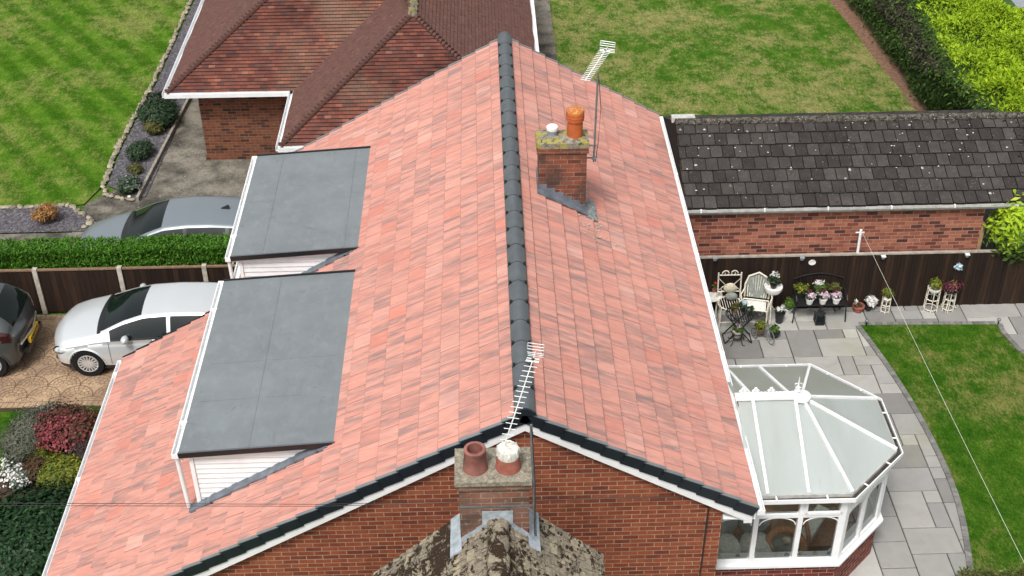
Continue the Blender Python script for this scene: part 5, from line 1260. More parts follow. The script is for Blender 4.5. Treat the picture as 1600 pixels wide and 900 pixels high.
# ------------------------------------------------------------------ cars
def smooth_arr(a, k=7):
    kr = np.hanning(k+2)[1:-1]; kr /= kr.sum(); p = np.pad(a, k//2, mode='edge'); r = np.convolve(p, kr, 'valid'); r[0] = a[0]; r[-1] = a[-1]; return r
def car(label, name, paintm, prof, L, wheels, win, loc, heading, scale, plate=None, rim_spokes=16, shape=(1, 1, 1, 1)):
    """body lofted along its length; x=0 nose. prof columns: x zlow zbelt zedge ztop wlow wbelt wedge"""
    C = thing(name, label, 'car', loc, heading)
    A = np.array(prof, float); fo, ro, hsc, wsc = shape
    for (c_, k_) in ((wheels[0][0], fo), (wheels[1][0], ro)):
        pass
    wf_, wr_ = wheels[0][0], wheels[1][0]
    xq = A[:, 0].copy(); A[:, 0] = np.where(xq < wf_, wf_-(wf_-xq)*fo, np.where(xq > wr_, wr_+(xq-wr_)*ro, xq)); A[:, 0] -= A[0, 0]; sh_ = wf_-wf_*fo; L = A[-1, 0]
    wheels = [(a-sh_, b) for a, b in wheels]; off_ = sh_*scale; loc = (loc[0]+math.cos(heading)*off_, loc[1]+math.sin(heading)*off_, loc[2]); C.location = loc
    win = {k: ([q_-sh_ for q_ in v] if isinstance(v, list) else (v-sh_ if k in ('s0', 's1', 'w0', 'w1') else v)) for k, v in win.items()}
    win['r0'] = L-(4.25-win['r0'])*(1 if ro == 1 else ro*1.05); win['rear1'] = L-(4.25-win['rear1'])*(1 if ro == 1 else ro); win['s1'] = min(win['s1'], win['r0']+.1)
    for c_ in (2, 3, 4): A[:, c_] = np.where(A[:, c_] > .62, .62+(A[:, c_]-.62)*hsc, A[:, c_])
    A[:, 5:] *= wsc; N = 170; xs = np.linspace(0, L, N); q = lambda c: smooth_arr(np.interp(xs, A[:, 0], A[:, c]), 9)
    zl, zb, ze, zt, wl, wb, we = (q(i) for i in range(1, 8)); m1, m2, m3 = 14, 10, 12; M = m1+m2+m3+1
    V = np.zeros((N, M, 3))
    for i in range(N):
        f = np.linspace(0, 1, m1+1); V[i, :m1+1, 2] = zl[i]+(zb[i]-zl[i])*f; V[i, :m1+1, 1] = wl[i]+(wb[i]-wl[i])*f+.035*np.sin(np.pi*np.clip(f*1.05, 0, 1))-.02*np.exp(-((f-.93)/.05)**2)
        f = np.linspace(0, 1, m2+1); V[i, m1:m1+m2+1, 2] = zb[i]+(ze[i]-zb[i])*f; V[i, m1:m1+m2+1, 1] = wb[i]+(we[i]-wb[i])*(f*.75+f**2*.25)
        f = np.linspace(0, 1, m3+1); yy = we[i]*(1-f); V[i, m1+m2:, 1] = yy; V[i, m1+m2:, 2] = ze[i]+(zt[i]-ze[i])*(1-(1-f)**2.2)
        s = V[i, :, 1]/max(wb[i], .01); front = max(0, 1-xs[i]/1.9); rear = max(0, (xs[i]-(L-1.3))/1.3)
        V[i, :, 0] = xs[i]+(-.11*(1-s**2))*front**.4*(1 if front else 0)+(.10*(1-s**2))*rear**.5
    # wheel arches
    ra = .355
    for (wx, wz) in wheels:
        for i in range(N):
            for j in range(m1+1):
                dx, dz = V[i, j, 0]-wx, V[i, j, 2]-wz; d = math.hypot(dx, dz)
                if abs(d-ra) < .030: V[i, j, 0] = wx+dx/d*ra; V[i, j, 2] = wz+dz/d*ra
    def cls(i, j):
        x = (xs[i]+xs[i+1])/2; cx = (V[i, j, 0]+V[i+1, j+1, 0])/2; cz = (V[i, j, 2]+V[i+1, j+1, 2])/2
        if j < m1:
            for wx, wz in wheels:
                if math.hypot(cx-wx, cz-wz) < ra-.004: return None
            if cz < .30: return 'trim'
            if False: return 'headlight'
            if x > L-win['tailx']+.04*(m1-j) and j >= m1-3 and x < L-.06: return 'taillight'
        elif j < m1+m2:
            jj = j-m1
            if False: return 'headlight'
            if x > L-win['tailx'] and x < L-.04 and jj < 3: return 'taillight'
            h = ze[i]-zb[i]
            if h > .13 and win['s0'] < x < win['s1']:
                if 1 <= jj <= m2-2:
                    for p in win['pillars']:
                        if abs(x-p) < .035: return win.get('pm', 'body')
                    return 'sideglass'
                if jj == 0: return 'trim'
        else:
            jj = j-m1-m2; inner = jj >= 1
            if win['w0'] < x < win['w1'] and inner: return 'windscreen'
            if win['w0']-.09 < x <= win['w0']: return 'trim'
            if win['r0'] < x < win['rear1'] and inner: return 'rearglass'
        return 'body'
    parts = {}
    for i in range(N-1):
        for j in range(M-1):
            c = cls(i, j)
            if c is None: continue
            for sg in (1, -1):
                q4 = [V[i, j], V[i+1, j], V[i+1, j+1], V[i, j+1]]; q4 = [(p[0], p[1]*sg, p[2]) for p in q4]
                if sg > 0: q4 = q4[::-1]
                parts.setdefault(c, MB()).face(q4, 0, .5)
    # end caps
    for i, fl in ((0, 0), (N-1, 1)):
        ringp = [(p[0], p[1], p[2]) for p in V[i]]+[(p[0], -p[1], p[2]) for p in V[i][::-1]]
        cx = np.mean([p[0] for p in ringp]); 
        parts['body'].face(ringp if fl else ringp[::-1], 0, .5)
    def weld(mb, nm, mt, lab=None):
        # merge shared verts for smooth shading
        key = {}; nv = []; nf = []
        for f in mb.f:
            t = []
            for k in f:
                p = tuple(round(c, 4) for c in mb.v[k])
                if p not in key: key[p] = len(nv); nv.append(p)
                t.append(key[p])
            t2 = [a for a_, a in enumerate(t) if a != t[a_-1]]
            if len(t2) >= 3: nf.append(t2)
        b = MB(); b.faces([(x*scale, y*scale, z*scale) for x, y, z in nv], nf, 0, .5)
        o = b.build(nm, mt, C, True, 50); local(o)
        if lab: o['label'] = lab
        return o
    def split_parts(mb):      # left and right halves
        a, b = MB(), MB()
        for f in mb.f:
            pts = [mb.v[k] for k in f]; (a if sum(p[1] for p in pts) > 0 else b).face(pts, 0, .5)
        return a, b
    body = weld(parts['body'], 'body', paintm); weld(parts['trim'], 'trim', 'trim_black')
    weld(parts['windscreen'], 'windscreen', 'car_glass'); weld(parts['rearglass'], 'rear_window', 'car_glass')
    for h in split_parts(parts['sideglass']): weld(h, 'side_windows', 'car_glass')
    for h in split_parts(parts['taillight']): weld(h, 'tail_light', 'lamp_red')
    def add(mb, nm, mt, par=C, sm=False):
        mb.v = [(x*scale, y*scale, z*scale) for x, y, z in mb.v]; o = mb.build(nm, mt, par, sm); local(o); return o
    m = MB(); m.box((.14, -.62*wsc, .2), (L-.14, .62*wsc, .6)); add(m, 'underbody', 'clip_black')
    m = MB()
    for sx in win['pillars'][:1]+win['doors']:
        i = int(sx/L*(N-1)); pts = [(V[i, j, 0], V[i, j, 1]+.0015, V[i, j, 2]) for j in range(3, m1+1)]
        for sg in (1, -1): m.tube([(a, b*sg, c) for a, b, c in pts], .005, 5)
        add(m, 'door_gaps', 'trim_black')
    for sg in (1, -1):
        m = MB(); i = int((win['s0']+.32)/L*(N-1)); y = wb[i]+.09; m.blob((xs[i], sg*y, zb[i]+.09), (.075, .11, .075), seg=8); m.bar((xs[i], sg*(y-.1), zb[i]+.04), (xs[i], sg*y, zb[i]+.06), .05, .03); add(m, 'wing_mirror', paintm, C, True)
        for hx in win['handles']:
            i = int(hx/L*(N-1)); m = MB(); m.bar((hx-.09, sg*(V[i, m1-2, 1]+.015), V[i, m1-2, 2]), (hx+.09, sg*(V[i, m1-2, 1]+.015), V[i, m1-2, 2]), .03, .025); add(m, 'door_handle', paintm)
    for sg in (1, -1):
        i = int(.20/L*(N-1)); yw = wb[i]; zc = zb[i]-.06
        m = MB(); m.blob((xs[i]+.02, sg*(yw-.075), zc), (.215, .105, .082), seg=8); add(m, 'headlight', 'lamp_clear', C, True)
        m = MB(); m.blob((xs[i]+.02, sg*(yw-.082), zc-.006), (.228, .108, .090), seg=8); add(m, 'headlight_surround', 'trim_black', C, True)
    # arch lips
    for wx, wz in wheels:
        for sg in (1, -1):
            pts = []; m = MB()
            for k in range(15):
                t = math.pi*(k/14); x = wx+ra*math.cos(t); z = wz+ra*math.sin(t); i = min(N-1, max(0, int(x/L*(N-1)))); f = np.clip((z-zl[i])/(zb[i]-zl[i]), 0, 1); y = wl[i]+(wb[i]-wl[i])*f+.035*math.sin(math.pi*min(1, f*1.05)); pts.append((x, sg*(y+.003), z))
            m.tube(pts, .016, 6); add(m, 'wheel_arch_lip', paintm, C, True)
    for wx, wz in wheels:
        for sg in (1, -1):
            y = sg*(.79-.88*(1-wsc)); W = link('wheel', None, C); local(W); W.location = (wx*scale, y*scale, wz*scale); r = .318
            def wl_(prof_, nm, mt):
                mm = MB(); mm.lathe(prof_, (0, 0, 0), 36, top=False, bot=False); mm.v = [(a*scale, c*sg*scale, b*scale) for a, b, c in mm.v]; o = mm.build(nm, mt, W, True); local(o); return o
            wl_([(.20, .075), (.215, .09), (r-.02, .09), (r, .06), (r, -.08), (r-.02, -.1), (.05, -.1)], 'tyre', 'tyre')
            mm = MB(); mm.lathe([(.205, .07), (.195, .092), (.175, .085)], (0, 0, 0), 36, top=False, bot=False); mm.lathe([(.07, .075), (.05, .088), (.0, .09)], (0, 0, 0), 20, top=False, bot=False)
            for k in range(rim_spokes):
                a = 2*math.pi*k/rim_spokes; mm.bar((.05*math.cos(a), .05*math.sin(a), .08), (.19*math.cos(a), .19*math.sin(a), .082), .028 if rim_spokes > 10 else .05, .016)
            mm.v = [(a*scale, c*sg*scale, b*scale) for a, b, c in mm.v]; local(mm.build('rim', 'wheel_silver', W, True, 30))
            mm = MB(); mm.lathe([(.2, .045), (.0, .045)], (0, 0, 0), 24, top=False, bot=False); mm.v = [(a*scale, c*sg*scale, b*scale) for a, b, c in mm.v]; local(mm.build('brake_disc', 'clip_black', W))
    return C, V, add
HB = [(0, .30, .52, .56, .60, .58, .60, .52), (.06, .24, .58, .66, .71, .72, .73, .64), (.25, .21, .66, .77, .83, .81, .82, .71), (.6, .2, .76, .87, .93, .86, .865, .75), (1.0, .2, .85, .965, 1.01, .875, .875, .76), (1.2, .2, .88, 1.04, 1.07, .88, .88, .74),
      (1.6, .2, .90, 1.24, 1.29, .88, .885, .655), (2.0, .2, .92, 1.38, 1.43, .88, .885, .60), (2.5, .2, .935, 1.42, 1.47, .88, .885, .59), (3.0, .2, .95, 1.41, 1.46, .88, .885, .585), (3.5, .21, .97, 1.36, 1.41, .88, .88, .58), (3.85, .22, .98, 1.22, 1.28, .86, .86, .60), (4.1, .25, .96, 1.03, 1.08, .82, .80, .63), (4.2, .3, .86, .92, .96, .74, .72, .58), (4.25, .36, .62, .66, .70, .62, .60, .5)]
WIN = dict(lampx=.56, tailx=.34, s0=1.33, s1=3.75, pillars=[2.45, 3.3], doors=[1.28], handles=[2.2, 3.05], w0=1.16, w1=1.95, r0=3.62, rear1=4.08)
WH = [(.80, .316), (3.41, .316)]
sc = 1.075
# silver hatchback, nose towards -x : local +x points along world +x
wheel = atz(143, 588, G); yc = wheel[1]+.86*sc*.88
C1, V1, add1 = car('silver hatchback parked on the imprinted drive with its nose to the left', 'hatchback_car', 'paint_silver', HB, 4.25, WH, WIN, (wheel[0]-.80*sc, yc, G+.005), 0, sc, shape=(.80, 1, .85, .88))
m = MB(); m.box((-.02, -.50, .36), (.02, .50, .48)); add1(m, 'grille', 'trim_black')
for sg in (-1, 1): 
    m = MB(); m.blob((.06, sg*.54, .36), (.08, .1, .05), seg=6); add1(m, 'fog_lamp_recess', 'trim_black', C1, True)
m = MB()
for y in (-.35, .15): m.tube([(.86, y, .965), (.96, y+.42, 1.0)], .008, 5)
add1(m, 'wipers', 'trim_black')
# blue grey hatchback beyond the hedge
nose = atz(262, 340, G+1.5)
WIN2 = dict(WIN, pm='trim')
C2, V2, add2 = car('blue grey hatchback on the neighbouring drive behind the hedge', 'hatchback_car', 'paint_bluegrey', HB, 4.25, WH, WIN2, (-9.88, 12.27, G+.003), R(1.5), 1.07)
m = MB(); m.faces([(3.15, -.025, 1.455), (3.15, .025, 1.455), (3.33, .03, 1.44), (3.33, -.03, 1.44), (3.32, 0, 1.53), (3.30, 0, 1.53)], [(0, 1, 5), (1, 2, 4, 5), (2, 3, 4), (3, 0, 5, 4)]); add2(m, 'roof_antenna', 'trim_black')
# dark grey car at the left edge: tail towards +x
SV = [(a, b, c*1.07, d*1.08, e*1.08, f, g_, h) for a, b, c, d, e, f, g_, h in HB]
wr = atz(0, 590, G)
WIN3 = dict(WIN); WIN3.update(tailx=.36, rear1=4.12, r0=3.56)
C3, V3, add3 = car('dark grey car at the left edge with its rear and yellow number plate showing', 'hatchback_car', 'paint_darkgrey', SV, 4.25, WH, WIN3, (wr[0]-3.41*sc-.10, wr[1]+.86*sc*.9, G+.004), 0, sc, rim_spokes=10, shape=(1, .66, .86, .9))
RX = 3.41+(4.25-3.41)*.66
m = MB(); m.box((RX+.06, -.27, .45), (RX+.115, .27, .57)); pl = add3(m, 'number_plate', 'plate_yellow')
tx = bpy.data.curves.new('plate_text', 'FONT'); tx.body = 'AE60 KYU'; tx.size = .13; tx.align_x = 'CENTER'; tx.align_y = 'CENTER'; tx.extrude = .002
to = bpy.data.objects.new('tmp', tx); scene.collection.objects.link(to); bpy.context.view_layer.update()
me = bpy.data.meshes.new_from_object(to.evaluated_get(bpy.context.evaluated_depsgraph_get())); bpy.data.objects.remove(to)
me.materials.clear(); me.materials.append(MATS['clip_black']); o = link('plate_characters', me, pl); local(o); o.rotation_euler = (R(90), 0, R(90)); o.location = ((RX+.119)*sc, 0, .51*sc); o.scale = (.88*sc, sc, sc)
m = MB(); m.bar((RX-.02, -.55, .70), (RX+.075, 0, .70), .05, .10); m.bar((RX+.075, 0, .70), (RX-.02, .55, .70), .05, .10); add3(m, 'tailgate_trim', 'trim_black')
m = MB(); m.bar((RX-.0, -.52, .62), (RX+.08, 0, .62), .06, .045); m.bar((RX+.08, 0, .62), (RX-.0, .52, .62), .06, .045); add3(m, 'bumper_strip', 'paint_silver')
m = MB(); m.box((RX+.02, -.45, .33), (RX+.105, .45, .45)); add3(m, 'lower_bumper', 'trim_black')
zr_ = .62+(1.395-.62)*.86; m = MB(); m.face([(3.28, -.48, zr_+.02), (3.56, -.47, zr_-.01), (3.56, .47, zr_-.01), (3.28, .48, zr_+.02)]); m.face([(3.56, -.47, zr_-.01), (3.56, -.47, zr_-.05), (3.56, .47, zr_-.05), (3.56, .47, zr_-.01)]); add3(m, 'roof_spoiler', 'paint_darkgrey')

# ------------------------------------------------------------------ patio furniture and pots
def g3(u, v): return atz(u, v, PZ)
def ring_pts(cx, cy, cz, r, n=16, ax='z'):
    return [(cx+r*math.cos(2*math.pi*k/n), cy+r*math.sin(2*math.pi*k/n), cz) if ax == 'z' else (cx+r*math.cos(2*math.pi*k/n), cy, cz+r*math.sin(2*math.pi*k/n)) for k in range(n)]
def foliage_on(parent, c, r, n, size, mat, name='leaves', aspect=2.2, up=.5):
    P, d = ball_pts(c, r, n, .4, lumps=5); return leaves(name, P, size, mat, parent, aspect, up, d)
def spiral(cx, cz, y, r, turns, a0, sg=1, n=16): return [(cx+sg*r*(1-k/n*.75)*math.cos(a0+turns*2*math.pi*k/n), y, cz+r*(1-k/n*.75)*math.sin(a0+turns*2*math.pi*k/n)) for k in range(n+1)]
def chair_ornate():
    x, y, z = 4.42, 7.98, PZ; C = thing('garden_chair', 'ornate scrolled white metal chair with round cushion against the fence', 'chair', (x, y, z), 0, 'white metal patio chairs')
    W = .23; m = MB()
    for sx in (-1, 1): m.tube([(x+sx*W, y+.16, z), (x+sx*W, y+.18, z+.45), (x+sx*W, y+.26, z+1.02)], .018, 8)
    m.tube([(x-W, y+.2, z+.6), (x+W, y+.2, z+.6)], .012, 6); m.tube([(x-W, y+.26, z+.96), (x+W, y+.26, z+.96)], .012, 6)
    for sg in (-1, 1): m.tube(spiral(x+sg*.08, z+1.0, y+.26, .08, 1.1, 0, sg), .012, 6); m.tube(spiral(x+sg*.1, z+.66, y+.22, .09, 1.1, 3.1, sg), .012, 6); m.tube([(x+sg*W, y+.24, z+.9), (x+sg*.08, y+.22, z+.75), (x+sg*W, y+.2, z+.62)], .01, 6)
    m.build('back_frame', 'iron_white', C, True)
    m = MB(); m.tube(ring_pts(x, y, z+.45, .24, 20), .014, 6, closed=True)
    for k in range(-4, 5): h = math.sqrt(.0576-(k*.05)**2); m.tube([(x+k*.05, y-h, z+.45), (x+k*.05, y+h, z+.45)], .007, 5)
    m.build('seat', 'iron_white', C, True)
    for sx in (-1, 1): m = MB(); m.tube([(x+sx*.2, y-.16, z+.45), (x+sx*.22, y-.22, z)], .016, 8); m.build('leg', 'iron_white', C, True)
    m = MB(); m.tube([(x-.22, y-.2, z+.12), (x+.22, y-.2, z+.12)], .011, 6); m.build('stretcher', 'iron_white', C)
    m = MB(); m.blob((x, y+.15, z+.72), (.13, .05, .12), seg=8); tag(m.build('scatter_cushion', 'ornament_cream', None, True), 'cream scalloped cushion leaning on the ornate white chair back', 'cushion')
    m = MB(); m.blob((x+.03, y+.08, z+.56), (.13, .07, .09), seg=8); tag(m.build('seat_pad', 'cushion_grey', None, True), 'grey patterned pad on the seat of the ornate white chair', 'cushion')
chair_ornate()
def chair_tub():
    x, y, z = 4.93, 7.93, PZ; C = thing('garden_chair', 'white chair with tall rounded fan back turned beside the plant stand', 'chair', (x, y, z), R(-14), 'white metal patio chairs')
    def B(m, nm, mt='iron_white'): o = m.build(nm, mt, C, True); local(o); return o
    m = MB()
    for q, r in ((1, .02), (.78, .01), (.58, .01), (.38, .01)):
        m.tube([(-.24*q, .16, .5+.03*(1-q)), (-.25*q, .2, .5+.28*q), (-.19*q, .24, .5+.45*q), (0, .27, .5+.54*q), (.19*q, .24, .5+.45*q), (.25*q, .2, .5+.28*q), (.24*q, .16, .5+.03*(1-q))], r, 7)
    for k in range(-3, 4): m.tube([(k*.03, .17, .5), (k*.055, .235, .5+.5*math.cos(k*.3))], .007, 5)
    B(m, 'backrest')
    m = MB(); V = [(-.19, .15, .5), (-.23, .2, .78), (-.17, .235, .92), (0, .262, 1.0), (.17, .235, .92), (.23, .2, .78), (.19, .15, .5)]; m.face([(a, b+.008, c) for a, b, c in V]); m.face([(a, b+.012, c) for a, b, c in V][::-1]); B(m, 'back_panel', 'cushion_grey')
    m = MB(); m.tube([(-.25, .15, .45), (-.24, -.2, .44), (.24, -.2, .44), (.25, .15, .45)], .018, 7, closed=True); m.tube([(-.17, .1, .45), (-.16, -.14, .445), (.16, -.14, .445), (.17, .1, .45)], .009, 6, closed=True); B(m, 'seat')
    m = MB(); m.box((-.21, -.17, .425), (.21, .12, .437)); B(m, 'seat_panel', 'cushion')
    for a, b in (((-.24, -.2, .44), (-.26, -.22, 0)), ((.24, -.2, .44), (.26, -.22, 0)), ((-.25, .15, .45), (-.26, .2, 0)), ((.25, .15, .45), (.26, .2, 0))): m = MB(); m.tube([a, b], .015, 7); B(m, 'leg')
    for sx in (-1, 1): m = MB(); m.tube([(sx*.25, .18, .68), (sx*.31, -.02, .66), (sx*.27, -.2, .62), (sx*.25, -.2, .45)], .014, 7); B(m, 'armrest')
    m = MB(); m.tube([(-.255, -.21, .15), (.255, -.21, .15)], .01, 6); B(m, 'stretcher')
chair_tub()
x, y = g3(1104, 486)[:2]; C = thing('garden_chair', 'white metal chair half hidden behind the pink roof gutter', 'chair', (x, y, PZ), 0, 'white metal patio chairs')
m = MB(); m.tube([(x-.2, y+.18, PZ), (x-.2, y+.2, PZ+.6), (x-.16, y+.25, PZ+.92), (x, y+.27, PZ+1.0), (x+.16, y+.25, PZ+.92), (x+.2, y+.2, PZ+.6), (x+.2, y+.18, PZ)], .015, 7); m.build('back_frame', 'iron_white', C, True)
m = MB(); m.lathe([(.25, .44), (.25, .46), (.0, .465)], (x+.03, y-.05, PZ), 20); m.build('seat', 'cushion', C)
for sx in (-1, 1): m = MB(); m.tube([(x+sx*.2, y-.2, PZ+.44), (x+sx*.22, y-.24, PZ)], .014, 6); m.build('leg', 'iron_white', C)
C = thing('potted_geranium', 'red geranium in a small pot on the half hidden chair', 'potted plant', (x+.12, y+.05, PZ+.46)); m = MB(); m.lathe([(.05, 0), (.07, .1)], (x+.12, y+.05, PZ+.466), 12); m.build('pot', 'terracotta', C); foliage_on(C, (x+.12, y+.05, PZ+.62), .07, 90, .06, 'leaf_green'); foliage_on(C, (x+.13, y+.03, PZ+.70), (.05, .04, .04), 90, .045, 'petal_red', 'blooms')
def bistro():
    x, y, z = 4.50, 7.38, PZ; C = thing('bistro_table', 'small black folding metal table in front of the ornate chair', 'table', (x, y, z))
    m = MB(); m.tube(ring_pts(x, y, z+.62, .27, 24), .012, 6, closed=True)
    for k in range(-5, 6): h = math.sqrt(.0729-(k*.047)**2); m.bar((x+k*.047, y-h, z+.62), (x+k*.047, y+h, z+.62), .02, .008)
    m.build('tabletop', 'iron_black', C)
    for sy in (-1, 1):
        for sx in (-1, 1): m = MB(); m.tube([(x+sx*.22, y+sy*.15, z+.61), (x-sx*.27, y+sy*.15, z+.0)], .013, 6); m.build('leg', 'iron_black', C)
    for sx in (-1, 1): m = MB(); m.tube([(x+sx*.27, y-.15, z+.02), (x+sx*.27, y+.15, z+.02)], .012, 6); m.build('foot_rail', 'iron_black', C)
    for dx, dy, mt, lab in ((-.1, .05, 'leaf_olive', 'brown leaved pot plant at the left of the black table'), (.08, .08, 'petal_blue', 'pot with pale blue flowers in the middle of the black table'), (.17, -.05, 'leaf_dark', 'dark leaved pot plant at the right of the black table')):
        t = thing('table_pot', lab, 'potted plant', (x+dx, y+dy, z+.627), group='pots on the black table'); m = MB(); m.lathe([(.045, 0), (.065, .1)], (x+dx, y+dy, z+.627), 12); m.build('pot', 'wood_worn' if dx < 0 else 'pot_black', t); foliage_on(t, (x+dx, y+dy, z+.78), (.09, .08, .07), 160, .06, 'leaf_dark' if dx > 0 else mt); 
        if mt == 'petal_blue': foliage_on(t, (x+dx, y+dy, z+.84), (.08, .07, .03), 60, .05, mt, 'blooms')
        if dx > .1: foliage_on(t, (x+dx-.05, y+dy-.03, z+.80), (.04, .04, .02), 16, .04, 'petal_pink', 'blooms')
bistro()
def stand():
    x, y, z = 5.27, 8.02, PZ; C = thing('plant_stand', 'white pedestal stand with three scrolled feet holding a fluted bowl', 'plant stand', (x, y, z)); m = MB(); m.tube([(x, y, z+.25), (x, y, z+.68)], .02, 8); m.build('column', 'iron_white', C)
    for k in range(3): a = k*2.094+.4; m = MB(); m.tube([(x, y, z+.35), (x+.1*math.cos(a), y+.1*math.sin(a), z+.2), (x+.2*math.cos(a), y+.2*math.sin(a), z+.0), (x+.25*math.cos(a), y+.25*math.sin(a), z+.04), (x+.22*math.cos(a), y+.22*math.sin(a), z+.09)], .013, 6); m.build('foot', 'iron_white', C, True)
    m = MB(); m.lathe([(.06, .66), (.15, .70), (.185, .77), (.185, .83), (.165, .84), (.10, .79), (.02, .78)], (x, y, z), 24); m.build('bowl', 'pot_white', C, True)
    t = thing('potted_plant', 'dark plant with white blooms in the fluted white bowl', 'potted plant', (x, y, z+.79)); m = MB(); m.lathe([(.06, .0), (.07, .06)], (x, y, z+.792), 12); m.build('pot', 'pot_black', t); foliage_on(t, (x, y+.02, z+.98), (.15, .12, .13), 350, .07, 'leaf_dark'); foliage_on(t, (x+.03, y+.02, z+1.08), (.14, .08, .05), 70, .05, 'petal_white', 'blooms')
stand()
def pot(label, u, v, r, h, potm, plants, name='potted_plant', loc=None, stand_=None):
    x, y, z = g3(u, v) if loc is None else loc; t = thing(name, label, 'potted plant', (x, y, z)); zb = z
    if stand_:
        sh, sr, sm = stand_; m = MB()
        for k in range(3): m.tube(ring_pts(x, y, z+sh*(.08+.45*k), sr, 16), .010, 6, closed=True)
        for k in range(6): a = k*1.047+.3; m.tube([(x+sr*1.12*math.cos(a), y+sr*1.12*math.sin(a), z), (x+sr*math.cos(a), y+sr*math.sin(a), z+sh)], .010, 6)
        m.build('stand', sm, t); zb = z+sh*.8
    m = MB(); m.lathe([(r*.72, .0), (r, h), (r*1.06, h), (r*1.06, h-.02), (r*.9, h-.02), (.01, h-.025)], (x, y, zb+.003), 18); m.build('pot', potm, t, True)
    for dx, dz, rr, n, s, mt, nm in plants: foliage_on(t, (x+dx, y, zb+h+dz), rr, n, s, mt, nm)
    return t
pot('bushy green plant in a white bowl right of the plant stand', 1229, 487, .12, .12, 'pot_white', [(0, .13, (.19, .15, .13), 700, .06, 'leaf_green', 'leaves')])
pot('black bucket pot with white flowers beside the green bowl plant', 1217, 503, .1, .24, 'pot_black', [(0, .05, (.1, .08, .06), 140, .05, 'leaf_dark', 'leaves'), (0, .09, (.1, .08, .04), 70, .05, 'petal_white', 'blooms')])
pot('small black pot of bright green leaves next to the tricycle planter', 1210, 526, .1, .12, 'pot_black', [(0, .07, (.11, .1, .07), 240, .06, 'leaf_green', 'leaves')])
pot('terracotta pot with dark soil by the right end of the bench', 1340, 486, .12, .14, 'terracotta', [(0, .04, (.1, .1, .05), 120, .05, 'leaf_redlow', 'leaves'), (-.05, .1, (.06, .05, .05), 30, .05, 'petal_white', 'blooms')])
pot('silver white leaved plant leaning away from the terracotta pot', 1356, 484, .08, .1, 'pot_black', [(.03, .12, (.13, .1, .1), 380, .08, 'petal_white', 'leaves')])
pot('yellow green plant in a tall white wire basket', 1382, 486, .085, .08, 'iron_white', [(0, .1, (.12, .1, .11), 240, .07, 'leaf_yellow', 'leaves')], stand_=(.34, .085, 'iron_white'))
pot('yellow green plant on a round barred white stand', 1453, 483, .12, .08, 'pot_white', [(0, .15, (.13, .12, .13), 260, .08, 'leaf_yellow', 'leaves')], stand_=(.55, .13, 'iron_white'))
pot('purple leaved plant on a scroll footed white stand', 1480, 483, .15, .08, 'pot_black', [(0, .08, (.30, .16, .10), 700, .06, 'leaf_purple', 'leaves'), (0, .12, (.1, .1, .05), 100, .06, 'leaf_yellow', 'centre_leaves')], stand_=(.55, .11, 'iron_white'))
x, y, z = g3(1480, 483); t = thing('pinwheel_flower', 'pale blue and white ornamental pinwheel above the purple plant', 'ornament', (x+.08, y+.05, PZ)); m = MB(); m.tube([(x+.08, y+.12, PZ), (x+.08, y+.12, PZ+.95)], .006, 5); m.build('stake', 'iron_black', t); foliage_on(t, (x+.08, y+.1, PZ+1.0), (.08, .04, .08), 110, .06, 'petal_blue', 'petals')
for k in range(3):
    a = k*2.094; m = MB(); m.tube([(x+.05*math.cos(a), y+.05*math.sin(a), PZ+.25), (x+.16*math.cos(a), y+.14*math.sin(a), PZ+.03), (x+.22*math.cos(a), y+.2*math.sin(a), PZ+.02), (x+.2*math.cos(a), y+.18*math.sin(a), PZ+.09)], .011, 6)
    st_ = [o for o in scene.collection.objects if o.type == 'EMPTY' and o.get('label', '').startswith('purple leaved')][0]; m.build('scroll_foot', 'iron_white', st_, True)
